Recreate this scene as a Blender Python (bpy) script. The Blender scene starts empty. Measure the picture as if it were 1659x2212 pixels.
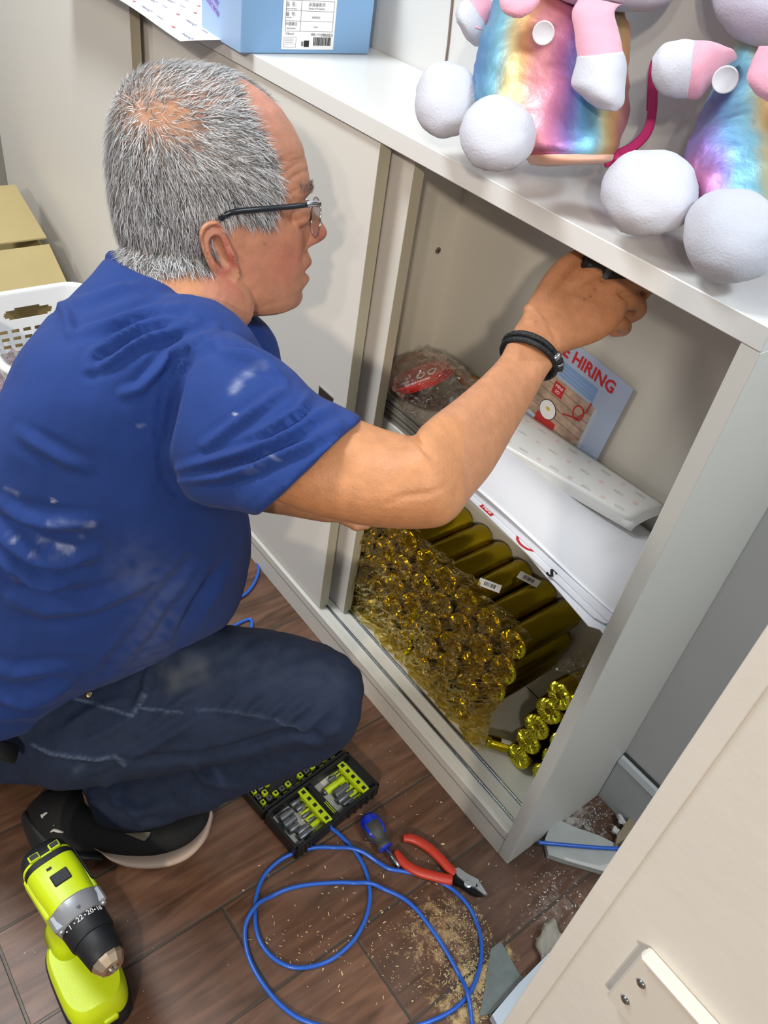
import bpy, bmesh, math, random
import numpy as np
from mathutils import Vector, Matrix, noise
random.seed(7)
V = Vector
scn = bpy.context.scene
COL = scn.collection

# ------------------------------------------------------------------ camera
W_, H_ = 1659.0, 2212.0
F_ = 1759.8
RW = ((0.60015746, 0.78755363, 0.1398939), (0.58020382, -0.30823091, -0.75389471), (-0.55061289, 0.53362251, -0.6419287))
RIGHT, DOWN, FWD = V(RW[0]), V(RW[1]), V(RW[2])
CAM = V((0.2636493, -0.65439084, 1.19349363))
cd = bpy.data.cameras.new('camera'); cam = bpy.data.objects.new('camera', cd); COL.objects.link(cam)
cd.sensor_fit = 'HORIZONTAL'; cd.sensor_width = 36.0; cd.lens = 36.0 * F_ / W_; cd.clip_start = 0.02; cd.clip_end = 60
m = Matrix.Identity(4)
for i in range(3):
    m[i][0] = RIGHT[i]; m[i][1] = -DOWN[i]; m[i][2] = -FWD[i]; m[i][3] = CAM[i]
cam.matrix_world = m
scn.camera = cam

# ------------------------------------------------------------------ light
scn.view_settings.view_transform = 'Standard'; scn.view_settings.look = 'None'
scn.view_settings.gamma = 1.0; scn.view_settings.use_curve_mapping = False
scn.view_settings.exposure = 0.0
wd = bpy.data.worlds.new('world'); scn.world = wd; wd.use_nodes = True
bg = wd.node_tree.nodes['Background']; bg.inputs[0].default_value = (0.88, 0.94, 1.0, 1); bg.inputs[1].default_value = 0.25

def area(name, loc, target, sx, sy, power, color):
    ld = bpy.data.lights.new(name, 'AREA'); ld.shape = 'RECTANGLE'; ld.size = sx; ld.size_y = sy; ld.energy = power; ld.color = color
    o = bpy.data.objects.new(name, ld); COL.objects.link(o); o.location = loc
    o.rotation_euler = (V(target) - V(loc)).to_track_quat('-Z', 'Y').to_euler(); return o
area('ceiling_and_fill_light', (-1.15, -0.95, 2.65), (-0.9, -0.70, 0), 0.5, 0.5, 42, (0.90, 0.96, 1.0))
area('ceiling_and_fill_light', (1.05, -0.05, 2.30), (0.0, 0.0, 0.6), 0.5, 0.25, 20, (0.78, 0.90, 1.0))  # unseen cool fill, added to brighten the cabinet's right side panel
area('ceiling_and_fill_light', (-1.35, -2.50, 2.60), (-1.2, -0.1, 0.5), 0.7, 0.7, 26, (1.0, 0.96, 0.88))  # unseen soft fill, added to brighten the doors at far left
area('ceiling_spot_light', (2.15, -2.60, 2.38), (-0.4, -0.1, 0.75), 0.12, 0.12, 54, (1.0, 0.86, 0.70))
area('ceiling_spot_light', (1.95, -3.05, 2.65), (-0.5, -0.1, 0.6), 0.16, 0.16, 24, (1.0, 0.92, 0.82))

# ------------------------------------------------------------------ helpers
def ray(u, v): return RIGHT * ((u - W_ / 2) / F_) + DOWN * ((v - H_ / 2) / F_) + FWD
def AT(u, v, d): return CAM + ray(u, v) * d            # a point at optical distance d
def ON(u, v, ax, val):                                  # where a sight line meets a plane x/y/z = val
    r = ray(u, v); i = 'xyz'.index(ax); return CAM + r * ((val - CAM[i]) / r[i])
def PJ(p):
    q = p - CAM; z = q.dot(FWD); return (W_ / 2 + F_ * q.dot(RIGHT) / z, H_ / 2 + F_ * q.dot(DOWN) / z, z)

def lin(h):
    h = h.lstrip('#'); c = [int(h[i:i + 2], 16) / 255 for i in (0, 2, 4)]
    return tuple(x / 12.92 if x <= 0.04045 else ((x + 0.055) / 1.055) ** 2.4 for x in c) + (1,)
MATS = {}
def mat(name, col='#ffffff', rough=0.5, metal=0.0, bump=0.0, bscale=200.0, var=0.0, vscale=8.0, sheen=0.0, trans=0.0, sss=0.0, coat=0.0, attr=None, alpha=1.0, spec=None):
    if name in MATS: return MATS[name]
    m = bpy.data.materials.new(name); m.use_nodes = True; MATS[name] = m
    nt = m.node_tree; N = nt.nodes; L = nt.links; b = N['Principled BSDF']
    c = lin(col) if isinstance(col, str) else tuple(col)
    b.inputs['Base Color'].default_value = c; b.inputs['Roughness'].default_value = rough; b.inputs['Metallic'].default_value = metal
    if spec is not None: b.inputs['Specular IOR Level'].default_value = spec
    if sheen: b.inputs['Sheen Weight'].default_value = sheen; b.inputs['Sheen Roughness'].default_value = 0.5
    if trans: b.inputs['Transmission Weight'].default_value = trans
    if coat: b.inputs['Coat Weight'].default_value = coat; b.inputs['Coat Roughness'].default_value = 0.1
    if sss:
        b.inputs['Subsurface Weight'].default_value = sss; b.inputs['Subsurface Radius'].default_value = (1, .35, .2); b.inputs['Subsurface Scale'].default_value = 0.006
    b.inputs['Alpha'].default_value = alpha
    tc = N.new('ShaderNodeTexCoord'); src = None
    if attr:
        a = N.new('ShaderNodeAttribute'); a.attribute_name = attr; src = a.outputs['Color']
    if var or attr:
        nz = N.new('ShaderNodeTexNoise'); nz.inputs['Scale'].default_value = vscale; nz.inputs['Detail'].default_value = 5
        L.new(tc.outputs['Object'], nz.inputs['Vector'])
        mr = N.new('ShaderNodeMapRange'); mr.inputs[1].default_value = 0.3; mr.inputs[2].default_value = 0.7
        mr.inputs[3].default_value = 1 - var; mr.inputs[4].default_value = 1 + var; L.new(nz.outputs['Fac'], mr.inputs[0])
        vm = N.new('ShaderNodeVectorMath'); vm.operation = 'SCALE'
        if src: L.new(src, vm.inputs[0])
        else: vm.inputs[0].default_value = c[:3]
        L.new(mr.outputs[0], vm.inputs['Scale']); L.new(vm.outputs[0], b.inputs['Base Color'])
    if bump:
        nb = N.new('ShaderNodeTexNoise'); nb.inputs['Scale'].default_value = bscale; nb.inputs['Detail'].default_value = 4
        L.new(tc.outputs['Object'], nb.inputs['Vector'])
        bp = N.new('ShaderNodeBump'); bp.inputs['Strength'].default_value = bump; bp.inputs['Distance'].default_value = 0.002
        L.new(nb.outputs['Fac'], bp.inputs['Height']); L.new(bp.outputs[0], b.inputs['Normal'])
    return m

class MB:
    """collects simple closed shapes into one mesh"""
    def __init__(s): s.bm = bmesh.new()
    def box(s, x0, x1, y0, y1, z0, z1, bev=0.0, M=None, seg=1):
        bm = s.bm if not bev else bmesh.new()
        vs = [bm.verts.new((x, y, z)) for x in (x0, x1) for y in (y0, y1) for z in (z0, z1)]
        for f in ((0, 1, 3, 2), (4, 6, 7, 5), (0, 4, 5, 1), (2, 3, 7, 6), (0, 2, 6, 4), (1, 5, 7, 3)): bm.faces.new([vs[i] for i in f])
        if bev:
            bmesh.ops.recalc_face_normals(bm, faces=bm.faces)
            bmesh.ops.bevel(bm, geom=bm.edges[:], offset=bev, segments=seg, affect='EDGES', profile=0.5)
            if M is not None: bm.transform(M)
            tmp = bpy.data.meshes.new('t'); bm.to_mesh(tmp); bm.free(); s.bm.from_mesh(tmp); bpy.data.meshes.remove(tmp)
        elif M is not None:
            for v in vs: v.co = M @ v.co
        return s
    def loft(s, rings, caps=True, closed=True):
        rv = [[s.bm.verts.new(p) for p in r] for r in rings]; n = len(rings[0])
        for a, b in zip(rv, rv[1:]):
            for i in range(n if closed else n - 1): s.bm.faces.new((a[i], a[(i + 1) % n], b[(i + 1) % n], b[i]))
        if caps:
            for r in (rv[0], rv[-1]):
                c = s.bm.verts.new(sum((v.co for v in r), V()) / n)
                for i in range(n): s.bm.faces.new((r[i], r[(i + 1) % n], c))
        return s
    def tube(s, pts, r, n=10, caps=True, flat=1.0, up=None):
        pts = [V(p) for p in pts]; rs = r if isinstance(r, (list, tuple)) else [r] * len(pts)
        rings = []; prev = None
        for i, p in enumerate(pts):
            t = (pts[min(i + 1, len(pts) - 1)] - pts[max(i - 1, 0)]).normalized()
            if prev is None: a = (V(up) if up else (V((0, 0, 1)) if abs(t.z) < .9 else V((1, 0, 0))))
            else: a = prev
            a = (a - t * a.dot(t)).normalized(); prev = a; b = t.cross(a)
            rings.append([p + a * (math.cos(2 * math.pi * k / n) * rs[i] * flat) + b * (math.sin(2 * math.pi * k / n) * rs[i]) for k in range(n)])
        return s.loft(rings, caps)
    def lathe(s, prof, p0, axis, n=24, squash=None):
        ax = V(axis).normalized(); a = (V((0, 0, 1)) if abs(ax.z) < .9 else V((1, 0, 0))); a = (a - ax * a.dot(ax)).normalized(); b = ax.cross(a)
        sa, sb = squash or (1, 1)
        return s.loft([[V(p0) + ax * h + a * (math.cos(2 * math.pi * k / n) * r * sa) + b * (math.sin(2 * math.pi * k / n) * r * sb) for k in range(n)] for h, r in prof])
    def prism(s, poly, d):
        d = V(d); a = [s.bm.verts.new(V(p)) for p in poly]; b = [s.bm.verts.new(V(p) + d) for p in poly]; n = len(poly)
        s.bm.faces.new(a); s.bm.faces.new(b[::-1])
        for i in range(n): s.bm.faces.new((a[i], b[i], b[(i + 1) % n], a[(i + 1) % n]))
        return s
    def ball(s, c, r, sub=3, sc=(1, 1, 1), M=None):
        q = bmesh.ops.create_icosphere(s.bm, subdivisions=sub, radius=1.0)
        for v in q['verts']:
            p = V((v.co.x * r * sc[0], v.co.y * r * sc[1], v.co.z * r * sc[2]))
            if M is not None: p = M @ p
            v.co = p + V(c)
        return s
    def mesh(s, name, m, smooth=False):
        bmesh.ops.recalc_face_normals(s.bm, faces=s.bm.faces)
        me = bpy.data.meshes.new(name); s.bm.to_mesh(me); s.bm.free()
        if m: me.materials.append(m)
        if smooth: me.shade_smooth()
        return me
INV = {}
def link(name, me, parent=None):
    o = bpy.data.objects.new(name, me); COL.objects.link(o)
    if parent is not None:
        o.parent = parent; o.matrix_parent_inverse = INV.get(parent.name, Matrix.Identity(4))
    return o
def obj(name, mb, m, parent=None, smooth=False): return link(name, mb.mesh(name, m, smooth), parent)
def angle_smooth(o, deg=35):
    me = o.data; me.shade_smooth()
    bm = bmesh.new(); bm.from_mesh(me); a = math.radians(deg)
    for e in bm.edges:
        if len(e.link_faces) == 2 and e.calc_face_angle(0) > a: e.smooth = False
    bm.to_mesh(me); bm.free(); return o
def tag(o, label=None, cat=None, group=None, kind=None):
    if label: o['label'] = label
    if cat: o['category'] = cat
    if group: o['group'] = group
    if kind: o['kind'] = kind
    return o
def thing(name, label, cat, loc=(0, 0, 0), rz=0.0, group=None, local=False):
    o = bpy.data.objects.new(name, None); COL.objects.link(o); o.empty_display_size = 0.05
    o.location = loc; o.rotation_euler = (0, 0, rz); tag(o, label, cat, group)
    if not local: INV[o.name] = (Matrix.Translation(V(loc)) @ Matrix.Rotation(rz, 4, 'Z')).inverted()
    return o
def copy_tree(o, parent=None):
    c = o.copy(); COL.objects.link(c)
    if parent is not None: c.parent = parent
    for ch in list(KIDS.get(o.name, [])): 
        k = copy_tree(ch, c)
    return c
KIDS = {}
def struct(name, mb, m, smooth=False): return tag(obj(name, mb, m, None, smooth), kind='structure')
def text(name, s, size, m, parent, org, xd, yd, ext=0.0002, align='CENTER', sx=1.0, bold=0.0):
    cu = bpy.data.curves.new(name, 'FONT'); cu.body = s; cu.size = size; cu.extrude = ext; cu.align_x = align; cu.align_y = 'CENTER'; cu.resolution_u = 2; cu.offset = bold
    t = bpy.data.objects.new(name, cu); COL.objects.link(t)
    bpy.context.view_layer.update()
    me = bpy.data.meshes.new_from_object(t.evaluated_get(bpy.context.evaluated_depsgraph_get()))
    bpy.data.objects.remove(t); bpy.data.curves.remove(cu)
    xd = V(xd).normalized(); yd = V(yd); yd = (yd - xd * yd.dot(xd)).normalized(); zd = xd.cross(yd)
    M = Matrix([[xd[i] * sx, yd[i], zd[i], V(org)[i]] for i in range(3)] + [[0, 0, 0, 1]])
    me.transform(M); me.materials.clear(); me.materials.append(m); me.name = name
    return link(name, me, parent)
def spline(pts, k=6):
    P = [V(p) for p in pts]; out = []
    for i in range(len(P) - 1):
        a, b, c, d = P[max(i - 1, 0)], P[i], P[i + 1], P[min(i + 2, len(P) - 1)]
        for j in range(k):
            t = j / k; out.append(0.5 * ((2 * b) + (c - a) * t + (2 * a - 5 * b + 4 * c - d) * t * t + (3 * b - 3 * c + d - a) * t ** 3))
    return out + [P[-1]]
def vring(u1, v1, u2, v2, d, th, n=28, d2=None, e=2.0, dd=0.0):
    """cross-section ellipse from image point 1 to image point 2 at distance d, th metres thick along the sight line"""
    p, q = AT(u1, v1, d), AT(u2, v2, d if d2 is None else d2); c = (p + q) / 2; a = (q - p) / 2
    w = (c - CAM).normalized(); w = (w - a * (w.dot(a) / a.length_squared)).normalized() * th / 2
    out = []
    for k in range(n):
        t = 2 * math.pi * k / n; ct, st = math.cos(t), math.sin(t)
        if e != 2.0: ct, st = math.copysign(abs(ct) ** (2 / e), ct), math.copysign(abs(st) ** (2 / e), st)
        out.append(c + a * ct + w * st)
    return out
def vloft(mb, secs, n=28, k=4, e=2.0):
    """smooth loft through sections (u1, v1, u2, v2, d, th[, d2])"""
    S = []
    for s_ in secs:
        s_ = list(s_) + ([s_[4]] if len(s_) < 7 else []); S.append(s_)
    A = np.array(S, float); out = []
    for i in range(len(A) - 1):
        a, b, c, d = A[max(i - 1, 0)], A[i], A[i + 1], A[min(i + 2, len(A) - 1)]
        for j in range(k):
            t = j / k; out.append(0.5 * ((2 * b) + (c - a) * t + (2 * a - 5 * b + 4 * c - d) * t * t + (3 * b - 3 * c + d - a) * t ** 3))
    out.append(A[-1])
    return mb.loft([vring(x[0], x[1], x[2], x[3], x[4], x[5], n, x[6], e) for x in out])
def fuse(mb, voxel, smooth_it=3, fac=0.5):
    """merge overlapping closed shapes into one continuous surface"""
    bmesh.ops.recalc_face_normals(mb.bm, faces=mb.bm.faces)
    me = bpy.data.meshes.new('fuse'); mb.bm.to_mesh(me); mb.bm.free()
    o = bpy.data.objects.new('fuse', me); COL.objects.link(o)
    r = o.modifiers.new('r', 'REMESH'); r.mode = 'VOXEL'; r.voxel_size = voxel
    if smooth_it:
        s = o.modifiers.new('s', 'SMOOTH'); s.factor = fac; s.iterations = smooth_it
    bpy.context.view_layer.update()
    out = bpy.data.meshes.new_from_object(o.evaluated_get(bpy.context.evaluated_depsgraph_get()))
    bpy.data.objects.remove(o); return out
def coords(me):
    a = np.empty(len(me.vertices) * 3); me.vertices.foreach_get('co', a); return a.reshape(-1, 3)
def normals(me):
    a = np.empty(len(me.vertices) * 3, dtype=np.float32); me.vertex_normals.foreach_get('vector', a); return a.reshape(-1, 3).astype(float)
def setco(me, a): me.vertices.foreach_set('co', a.ravel()); me.update()
CA, RA = np.array(CAM), np.array([RIGHT, DOWN, FWD])
def PJN(a):
    q = (a - CA) @ RA.T; return W_ / 2 + F_ * q[:, 0] / q[:, 2], H_ / 2 + F_ * q[:, 1] / q[:, 2], q[:, 2]
def seg_dist(u, v, pts):
    """distance and arc position of points to a polyline"""
    best = np.full(len(u), 1e9); pos = np.zeros(len(u)); side = np.zeros(len(u)); L = 0
    tot = sum(math.dist(a, b) for a, b in zip(pts, pts[1:]))
    for (x0, y0), (x1, y1) in zip(pts, pts[1:]):
        dx, dy = x1 - x0, y1 - y0; l2 = dx * dx + dy * dy
        t = np.clip(((u - x0) * dx + (v - y0) * dy) / l2, 0, 1)
        d = np.hypot(u - x0 - t * dx, v - y0 - t * dy); mk = d < best
        best = np.where(mk, d, best); pos = np.where(mk, (L + t * math.sqrt(l2)) / tot, pos)
        side = np.where(mk, np.sign((u - x0) * dy - (v - y0) * dx), side); L += math.sqrt(l2)
    return best, pos, side
def inpoly(u, v, poly):
    ins = np.zeros(len(u), bool); n = len(poly)
    for i in range(n):
        (x0, y0), (x1, y1) = poly[i], poly[(i + 1) % n]
        c = ((y0 > v) != (y1 > v)) & (u < (x1 - x0) * (v - y0) / (y1 - y0 + 1e-12) + x0); ins ^= c
    return ins
def setcol(me, rgb, name='Col'):
    at = me.color_attributes.new(name, 'FLOAT_COLOR', 'POINT')
    a = np.ones((len(me.vertices), 4), dtype=np.float32); a[:, :3] = rgb; at.data.foreach_set('color', a.ravel())

# ------------------------------------------------------------------ room
WALLY = 0.228
def floor_mat():
    m = bpy.data.materials.new('wood_tile'); m.use_nodes = True; nt = m.node_tree; N = nt.nodes; L = nt.links; b = N['Principled BSDF']
    tc = N.new('ShaderNodeTexCoord'); sp = N.new('ShaderNodeSeparateXYZ'); L.new(tc.outputs['Object'], sp.inputs[0])
    def M(op, a, b_=None, c=None):
        n = N.new('ShaderNodeMath'); n.operation = op
        for i, x in enumerate((a, b_, c)):
            if x is None: continue
            if isinstance(x, (int, float)): n.inputs[i].default_value = x
            else: L.new(x, n.inputs[i])
        return n.outputs[0]
    PW, PL = 0.1345, 1.20
    xs = M('DIVIDE', M('ADD', sp.outputs[0], 20 * PW - 0.084), PW)
    ci = M('FLOOR', xs); fx = M('SUBTRACT', xs, ci)
    nn = M('SUBTRACT', ci, 19.0); ph = M('ADD', M('MULTIPLY', M('MULTIPLY', nn, nn), M('MULTIPLY_ADD', nn, 0.05, 0.084)), M('MULTIPLY', nn, 0.168))
    ys = M('DIVIDE', M('ADD', sp.outputs[1], M('SUBTRACT', 60.258, ph)), PL)
    ri = M('FLOOR', ys); fy = M('SUBTRACT', ys, ri)
    ex = M('MULTIPLY', M('MINIMUM', fx, M('SUBTRACT', 1.0, fx)), PW); ey = M('MULTIPLY', M('MINIMUM', fy, M('SUBTRACT', 1.0, fy)), PL)
    e = M('MINIMUM', ex, ey)
    g = N.new('ShaderNodeMapRange'); L.new(e, g.inputs[0]); g.inputs[1].default_value = 0.0016; g.inputs[2].default_value = 0.0026
    cv = N.new('ShaderNodeCombineXYZ'); L.new(ci, cv.inputs[0]); L.new(ri, cv.inputs[1])
    wn = N.new('ShaderNodeTexWhiteNoise'); L.new(cv.outputs[0], wn.inputs['Vector'])
    mp = N.new('ShaderNodeMapping'); mp.inputs['Scale'].default_value = (60, 7, 1); L.new(tc.outputs['Object'], mp.inputs['Vector'])
    va = N.new('ShaderNodeVectorMath'); va.operation = 'ADD'; L.new(mp.outputs[0], va.inputs[0])
    vs = N.new('ShaderNodeVectorMath'); vs.operation = 'SCALE'; vs.inputs['Scale'].default_value = 30; L.new(wn.outputs['Color'], vs.inputs[0]); L.new(vs.outputs[0], va.inputs[1])
    nz = N.new('ShaderNodeTexNoise'); nz.inputs['Scale'].default_value = 1.0; nz.inputs['Detail'].default_value = 7; nz.inputs['Distortion'].default_value = 0.8; L.new(va.outputs[0], nz.inputs['Vector'])
    rp = N.new('ShaderNodeValToRGB'); L.new(nz.outputs['Fac'], rp.inputs[0])
    cr = rp.color_ramp; cr.elements[0].position = 0.25; cr.elements[0].color = lin('#46301f'); cr.elements[1].position = 0.8; cr.elements[1].color = lin('#85604a')
    el = cr.elements.new(0.5); el.color = lin('#674836')
    hv = N.new('ShaderNodeHueSaturation'); L.new(rp.outputs[0], hv.inputs['Color'])
    vr = N.new('ShaderNodeMapRange'); L.new(wn.outputs['Value'], vr.inputs[0]); vr.inputs[3].default_value = 0.75; vr.inputs[4].default_value = 1.15; L.new(vr.outputs[0], hv.inputs['Value'])
    # dusty film of plaster and sawdust, patchy
    nd = N.new('ShaderNodeTexNoise'); nd.inputs['Scale'].default_value = 9; nd.inputs['Detail'].default_value = 8; nd.inputs['Roughness'].default_value = 0.7; L.new(tc.outputs['Object'], nd.inputs['Vector'])
    dr = N.new('ShaderNodeMapRange'); L.new(nd.outputs['Fac'], dr.inputs[0]); dr.inputs[1].default_value = 0.45; dr.inputs[2].default_value = 0.8; dr.inputs[4].default_value = 0.30
    mx = N.new('ShaderNodeMix'); mx.data_type = 'RGBA'; L.new(dr.outputs[0], mx.inputs['Factor']); L.new(hv.outputs[0], mx.inputs[6]); mx.inputs[7].default_value = lin('#8d7a70')
    # sawdust heaps: centre list with radius, broken by noise
    def patch(x, y, rx, ry, col, amt, prev, sc=40):
        dx = M('DIVIDE', M('SUBTRACT', sp.outputs[0], x), rx); dy = M('DIVIDE', M('SUBTRACT', sp.outputs[1], y), ry)
        r = M('SQRT', M('ADD', M('MULTIPLY', dx, dx), M('MULTIPLY', dy, dy)))
        n2 = N.new('ShaderNodeTexNoise'); n2.inputs['Scale'].default_value = sc; n2.inputs['Detail'].default_value = 8; n2.inputs['Roughness'].default_value = 0.75; L.new(tc.outputs['Object'], n2.inputs['Vector'])
        f = M('MULTIPLY', M('SUBTRACT', M('SUBTRACT', n2.outputs['Fac'], 0.40), M('MULTIPLY', r, 0.17)), 6.5)
        f2 = M('MULTIPLY', M('MINIMUM', M('MAXIMUM', f, 0.0), 1.0), amt)
        q = N.new('ShaderNodeMix'); q.data_type = 'RGBA'; L.new(f2, q.inputs['Factor']); L.new(prev, q.inputs[6]); q.inputs[7].default_value = lin(col); return q.outputs[2]
    o = mx.outputs[2]
    p = ON(1030, 2130, 'z', 0); o = patch(p.x, p.y, 0.05, 0.09, '#e6c583', 0.95, o)
    p = ON(960, 2010, 'z', 0); o = patch(p.x, p.y, 0.07, 0.08, '#c9a678', 0.75, o, 60)
    p = ON(1020, 2190, 'z', 0); o = patch(p.x, p.y, 0.035, 0.05, '#dcbb80', 0.9, o)
    p = ON(1230, 1770, 'z', 0); o = patch(p.x, p.y, 0.06, 0.07, '#c9c2ba', 0.8, o, 55)
    p = ON(1200, 1960, 'z', 0); o = patch(p.x, p.y, 0.05, 0.08, '#8d8078', 0.6, o, 70)
    gm = N.new('ShaderNodeMix'); gm.data_type = 'RGBA'; L.new(g.outputs[0], gm.inputs['Factor']); gm.inputs[6].default_value = lin('#4a4036'); L.new(o, gm.inputs[7])
    L.new(gm.outputs[2], b.inputs['Base Color'])
    rr = N.new('ShaderNodeMapRange'); L.new(nd.outputs['Fac'], rr.inputs[0]); rr.inputs[3].default_value = 0.28; rr.inputs[4].default_value = 0.55; L.new(rr.outputs[0], b.inputs['Roughness'])
    bp = N.new('ShaderNodeBump'); bp.inputs['Strength'].default_value = 0.5; bp.inputs['Distance'].default_value = 0.002
    hh = M('ADD', M('MULTIPLY', g.outputs[0], 1.0), M('MULTIPLY', nz.outputs['Fac'], 0.25)); L.new(hh, bp.inputs['Height']); L.new(bp.outputs[0], b.inputs['Normal'])
    return m
struct('floor', MB().box(-4.2, 2.2, -2.6, WALLY + .1, -0.05, 0.0), floor_mat())
cream = mat('cream_wall', '#d9d3c8', 0.6, bump=0.08, bscale=90, var=0.015, vscale=3)
greyw = mat('back_wall_paint', '#cfcfce', 0.55, bump=0.06, bscale=120, var=0.015, vscale=4)
lam = mat('white_laminate', '#dcd9d0', 0.38, bump=0.03, bscale=400)
lamc = mat('counter_laminate', '#e4e3e0', 0.28, bump=0.03, bscale=400)
struct('wall_back', MB().box(-4.2, 2.2, WALLY, WALLY + .12, 0.0, 2.6), greyw)
mb = MB().box(0.001, 0.9, WALLY - .011, WALLY, 0.0, 0.098, 0.0).prism([(0.001, WALLY, .098), (0.001, WALLY - .011, .098), (0.001, WALLY - .013, .104), (0.001, WALLY - .009, .114), (0.001, WALLY, .117)], (0.9, 0, 0))
struct('baseboard_back', mb, mat('baseboard_paint', '#c8cacb', 0.4))
struct('gap_shadow_strip', MB().box(0.001, 0.9, WALLY - .004, WALLY, 0.118, 0.1205), mat('gap_shadow', '#3a3834', 0.8))  # dark strip, shade of the gap above the baseboard put into its colour
# near partition at the right, end of a wall, with a taped edge strip
struct('wall_right', MB().box(0.198, 1.3, -0.35, -0.25, 0.0, 2.4, 0.002), mat('near_wall_paint', '#d9d4cb', 0.7, bump=0.18, bscale=70, var=0.03, vscale=9))
# wall plate with a ledge and two screws on that near wall
struct('trim_2', MB().box(0.1975, 0.2115, -0.3512, -0.35, 0.0, 2.4, 0.0005), mat('near_wall_paint', '#d9d4cb'))

pk = mat('plate_paint', '#d6cfc4', 0.45)
t = thing('wall_plate', 'cream metal wall plate with two screws and a bright top ledge', 'wall plate', (.30, -.352, .65))
q0 = ON(1387, 2062, 'y', -.357); q1 = ON(1300, 2142, 'y', -.357)
obj('plate', MB().box(q0.x - .001, q0.x + .16, -.357, -.3502, q1.z, q0.z, .0015), pk, t)
obj('ledge', MB().box(q0.x, q0.x + .16, -.3600, -.3502, q0.z - .0005, q0.z + .0035, .0015), mat('plate_ledge_lit', '#ece7dc', 0.4), t)  # lighter than the plate: light caught by the top edge, painted in
for u_, v_ in ((1384, 2126), (1350, 2161)):
    q = ON(u_, v_, 'y', -.358); sc_ = obj('screw', MB().ball((q.x, -.3575, q.z), .0032, 3, (1, .6, 1)), mat('screw_chrome', '#b9babc', .15, 1.0), t, True)

# ------------------------------------------------------------------ counter and cabinet
t = thing('worktop', 'long white laminate worktop running above the sliding door cabinets', 'worktop', (-1.5, 0, 0.9))
obj('slab', MB().box(-2.9, 0.0, -0.001, WALLY - .001, 0.900, 0.9225, 0.0009), lamc, t)
lamd = mat('cabinet_inner', '#d2cdc1', 0.5, bump=0.04, bscale=300, var=0.02, vscale=6)
cab = thing('open_cabinet', 'open low cabinet unit with one shelf under the white worktop', 'cabinet', (-0.31, 0.1, 0))
obj('side_panel', MB().box(-0.020, 0.0, 0.0, WALLY - .001, 0.0, 0.8995, 0.0008), lam, cab)
obj('side_panel', MB().box(-0.622, -0.602, 0.062, WALLY - .001, 0.064, 0.8995), lamd, cab)
obj('back_panel', MB().box(-0.602, -0.0205, WALLY - .004, WALLY - .001, 0.064, 0.8995), lamd, cab)
obj('bottom_board', MB().box(-1.19, -0.0205, 0.010, WALLY - .005, 0.044, 0.0635, 0.0006), lam, cab)
obj('shelf', MB().box(-0.6015, -0.0205, 0.060, WALLY - .005, 0.478, 0.496, 0.0007), lam, cab)
pl = obj('plinth', MB().box(-1.19, -0.0205, 0.0, 0.010, 0.0, 0.0625, 0.0006).box(-1.19, -0.0205, 0.010, 0.03, 0.0, 0.040), lam, cab)
obj('seam', MB().box(-1.19, -0.0205, -0.0004, 0.0002, 0.0440, 0.0448), mat('gap_shadow'), pl)
alu = mat('aluminium', '#b9bec4', 0.25, 1.0)
for y0 in (0.019, 0.048):
    obj('door_track', MB().box(-1.19, -0.0205, y0, y0 + .0012, 0.0635, 0.0668).box(-1.19, -0.0205, y0 + .0035, y0 + .0047, 0.0635, 0.0668).box(-1.19, -0.0205, y0 + .001, y0 + .004, 0.0636, 0.0640), alu, cab)
steel = mat('screw_steel', '#8f8a80', 0.35, 1.0)
for (u, v) in ((946, 541), (914, 790)):
    p = ON(u, v, 'x', -0.602); r = 0.0052 if u == 946 else 0.0022
    s_ = obj('screw', MB().lathe([(0, r), (0.0012, r * .95), (0.0018, r * .6)], (-0.602, p.y, p.z), (1, 0, 0), 20), steel, cab)
    obj('cross_slot', MB().box(-0.6004, -0.6000, p.y - r * .55, p.y + r * .55, p.z - r * .1, p.z + r * .1).box(-0.6004, -0.6000, p.y - r * .1, p.y + r * .1, p.z - r * .55, p.z + r * .55), mat('gap_shadow'), s_)
# sliding doors of the cabinet and of its left neighbour
edge = mat('door_edge', '#b9b29c', 0.5)
dface = mat('door_face', '#dedad3', 0.45, bump=0.05, bscale=160, var=0.01, vscale=4)
def sliding_door(x0, x1, y0, y1, label):
    t = thing('sliding_door', label, 'cabinet door', ((x0 + x1) / 2, (y0 + y1) / 2, 0.065))
    obj('panel', MB().box(x0, x1 - .0008, y0, y1, 0.0670, 0.8965, 0.0004), dface, t)
    obj('edge_band', MB().box(x1 - .0008, x1, y0, y1, 0.0672, 0.8960), edge, t)
    return t
d = sliding_door(-1.165, -0.540, 0.006, 0.024, 'pale front sliding door of the cabinet behind the kneeling man, with a recessed pull')
pb = ON(703, 858, 'y', 0.006)
h = obj('recessed_pull', MB().box(pb.x - .018, pb.x + .020, 0.0050, 0.0058, pb.z - .012, pb.z + .010, 0.0003), mat('pull_dark', '#4b453d', 0.4, 0.6), d)
obj('pull_lip', MB().box(pb.x - .018, pb.x + .020, 0.0040, 0.0058, pb.z + .010, pb.z + .0115), alu, h)
sliding_door(-1.16, -0.508, 0.038, 0.055, 'rear sliding door showing as a narrow edge beside the open shelves')
sliding_door(-2.12, -1.252, 0.006, 0.024, 'pale sliding door at far left behind the cardboard box')
sliding_door(-2.05, -1.216, 0.038, 0.055, 'rear sliding door edge left of the man, beyond the far left door')
lc = thing('closed_cabinet', 'closed cabinet carcass at the far left under the worktop', 'cabinet', (-1.7, 0.1, 0))
obj('plinth', MB().box(-2.2, -1.192, 0.0, 0.03, 0.0, 0.0625, 0.0006), lam, lc)
obj('side_panel', MB().box(-1.2, -1.192, 0.062, WALLY - .001, 0.0, 0.8995), mat('panel_shade_grey', '#a7a49d', 0.5), lc)  # panels greyed: the shade beyond the doors is put into the colour
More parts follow.
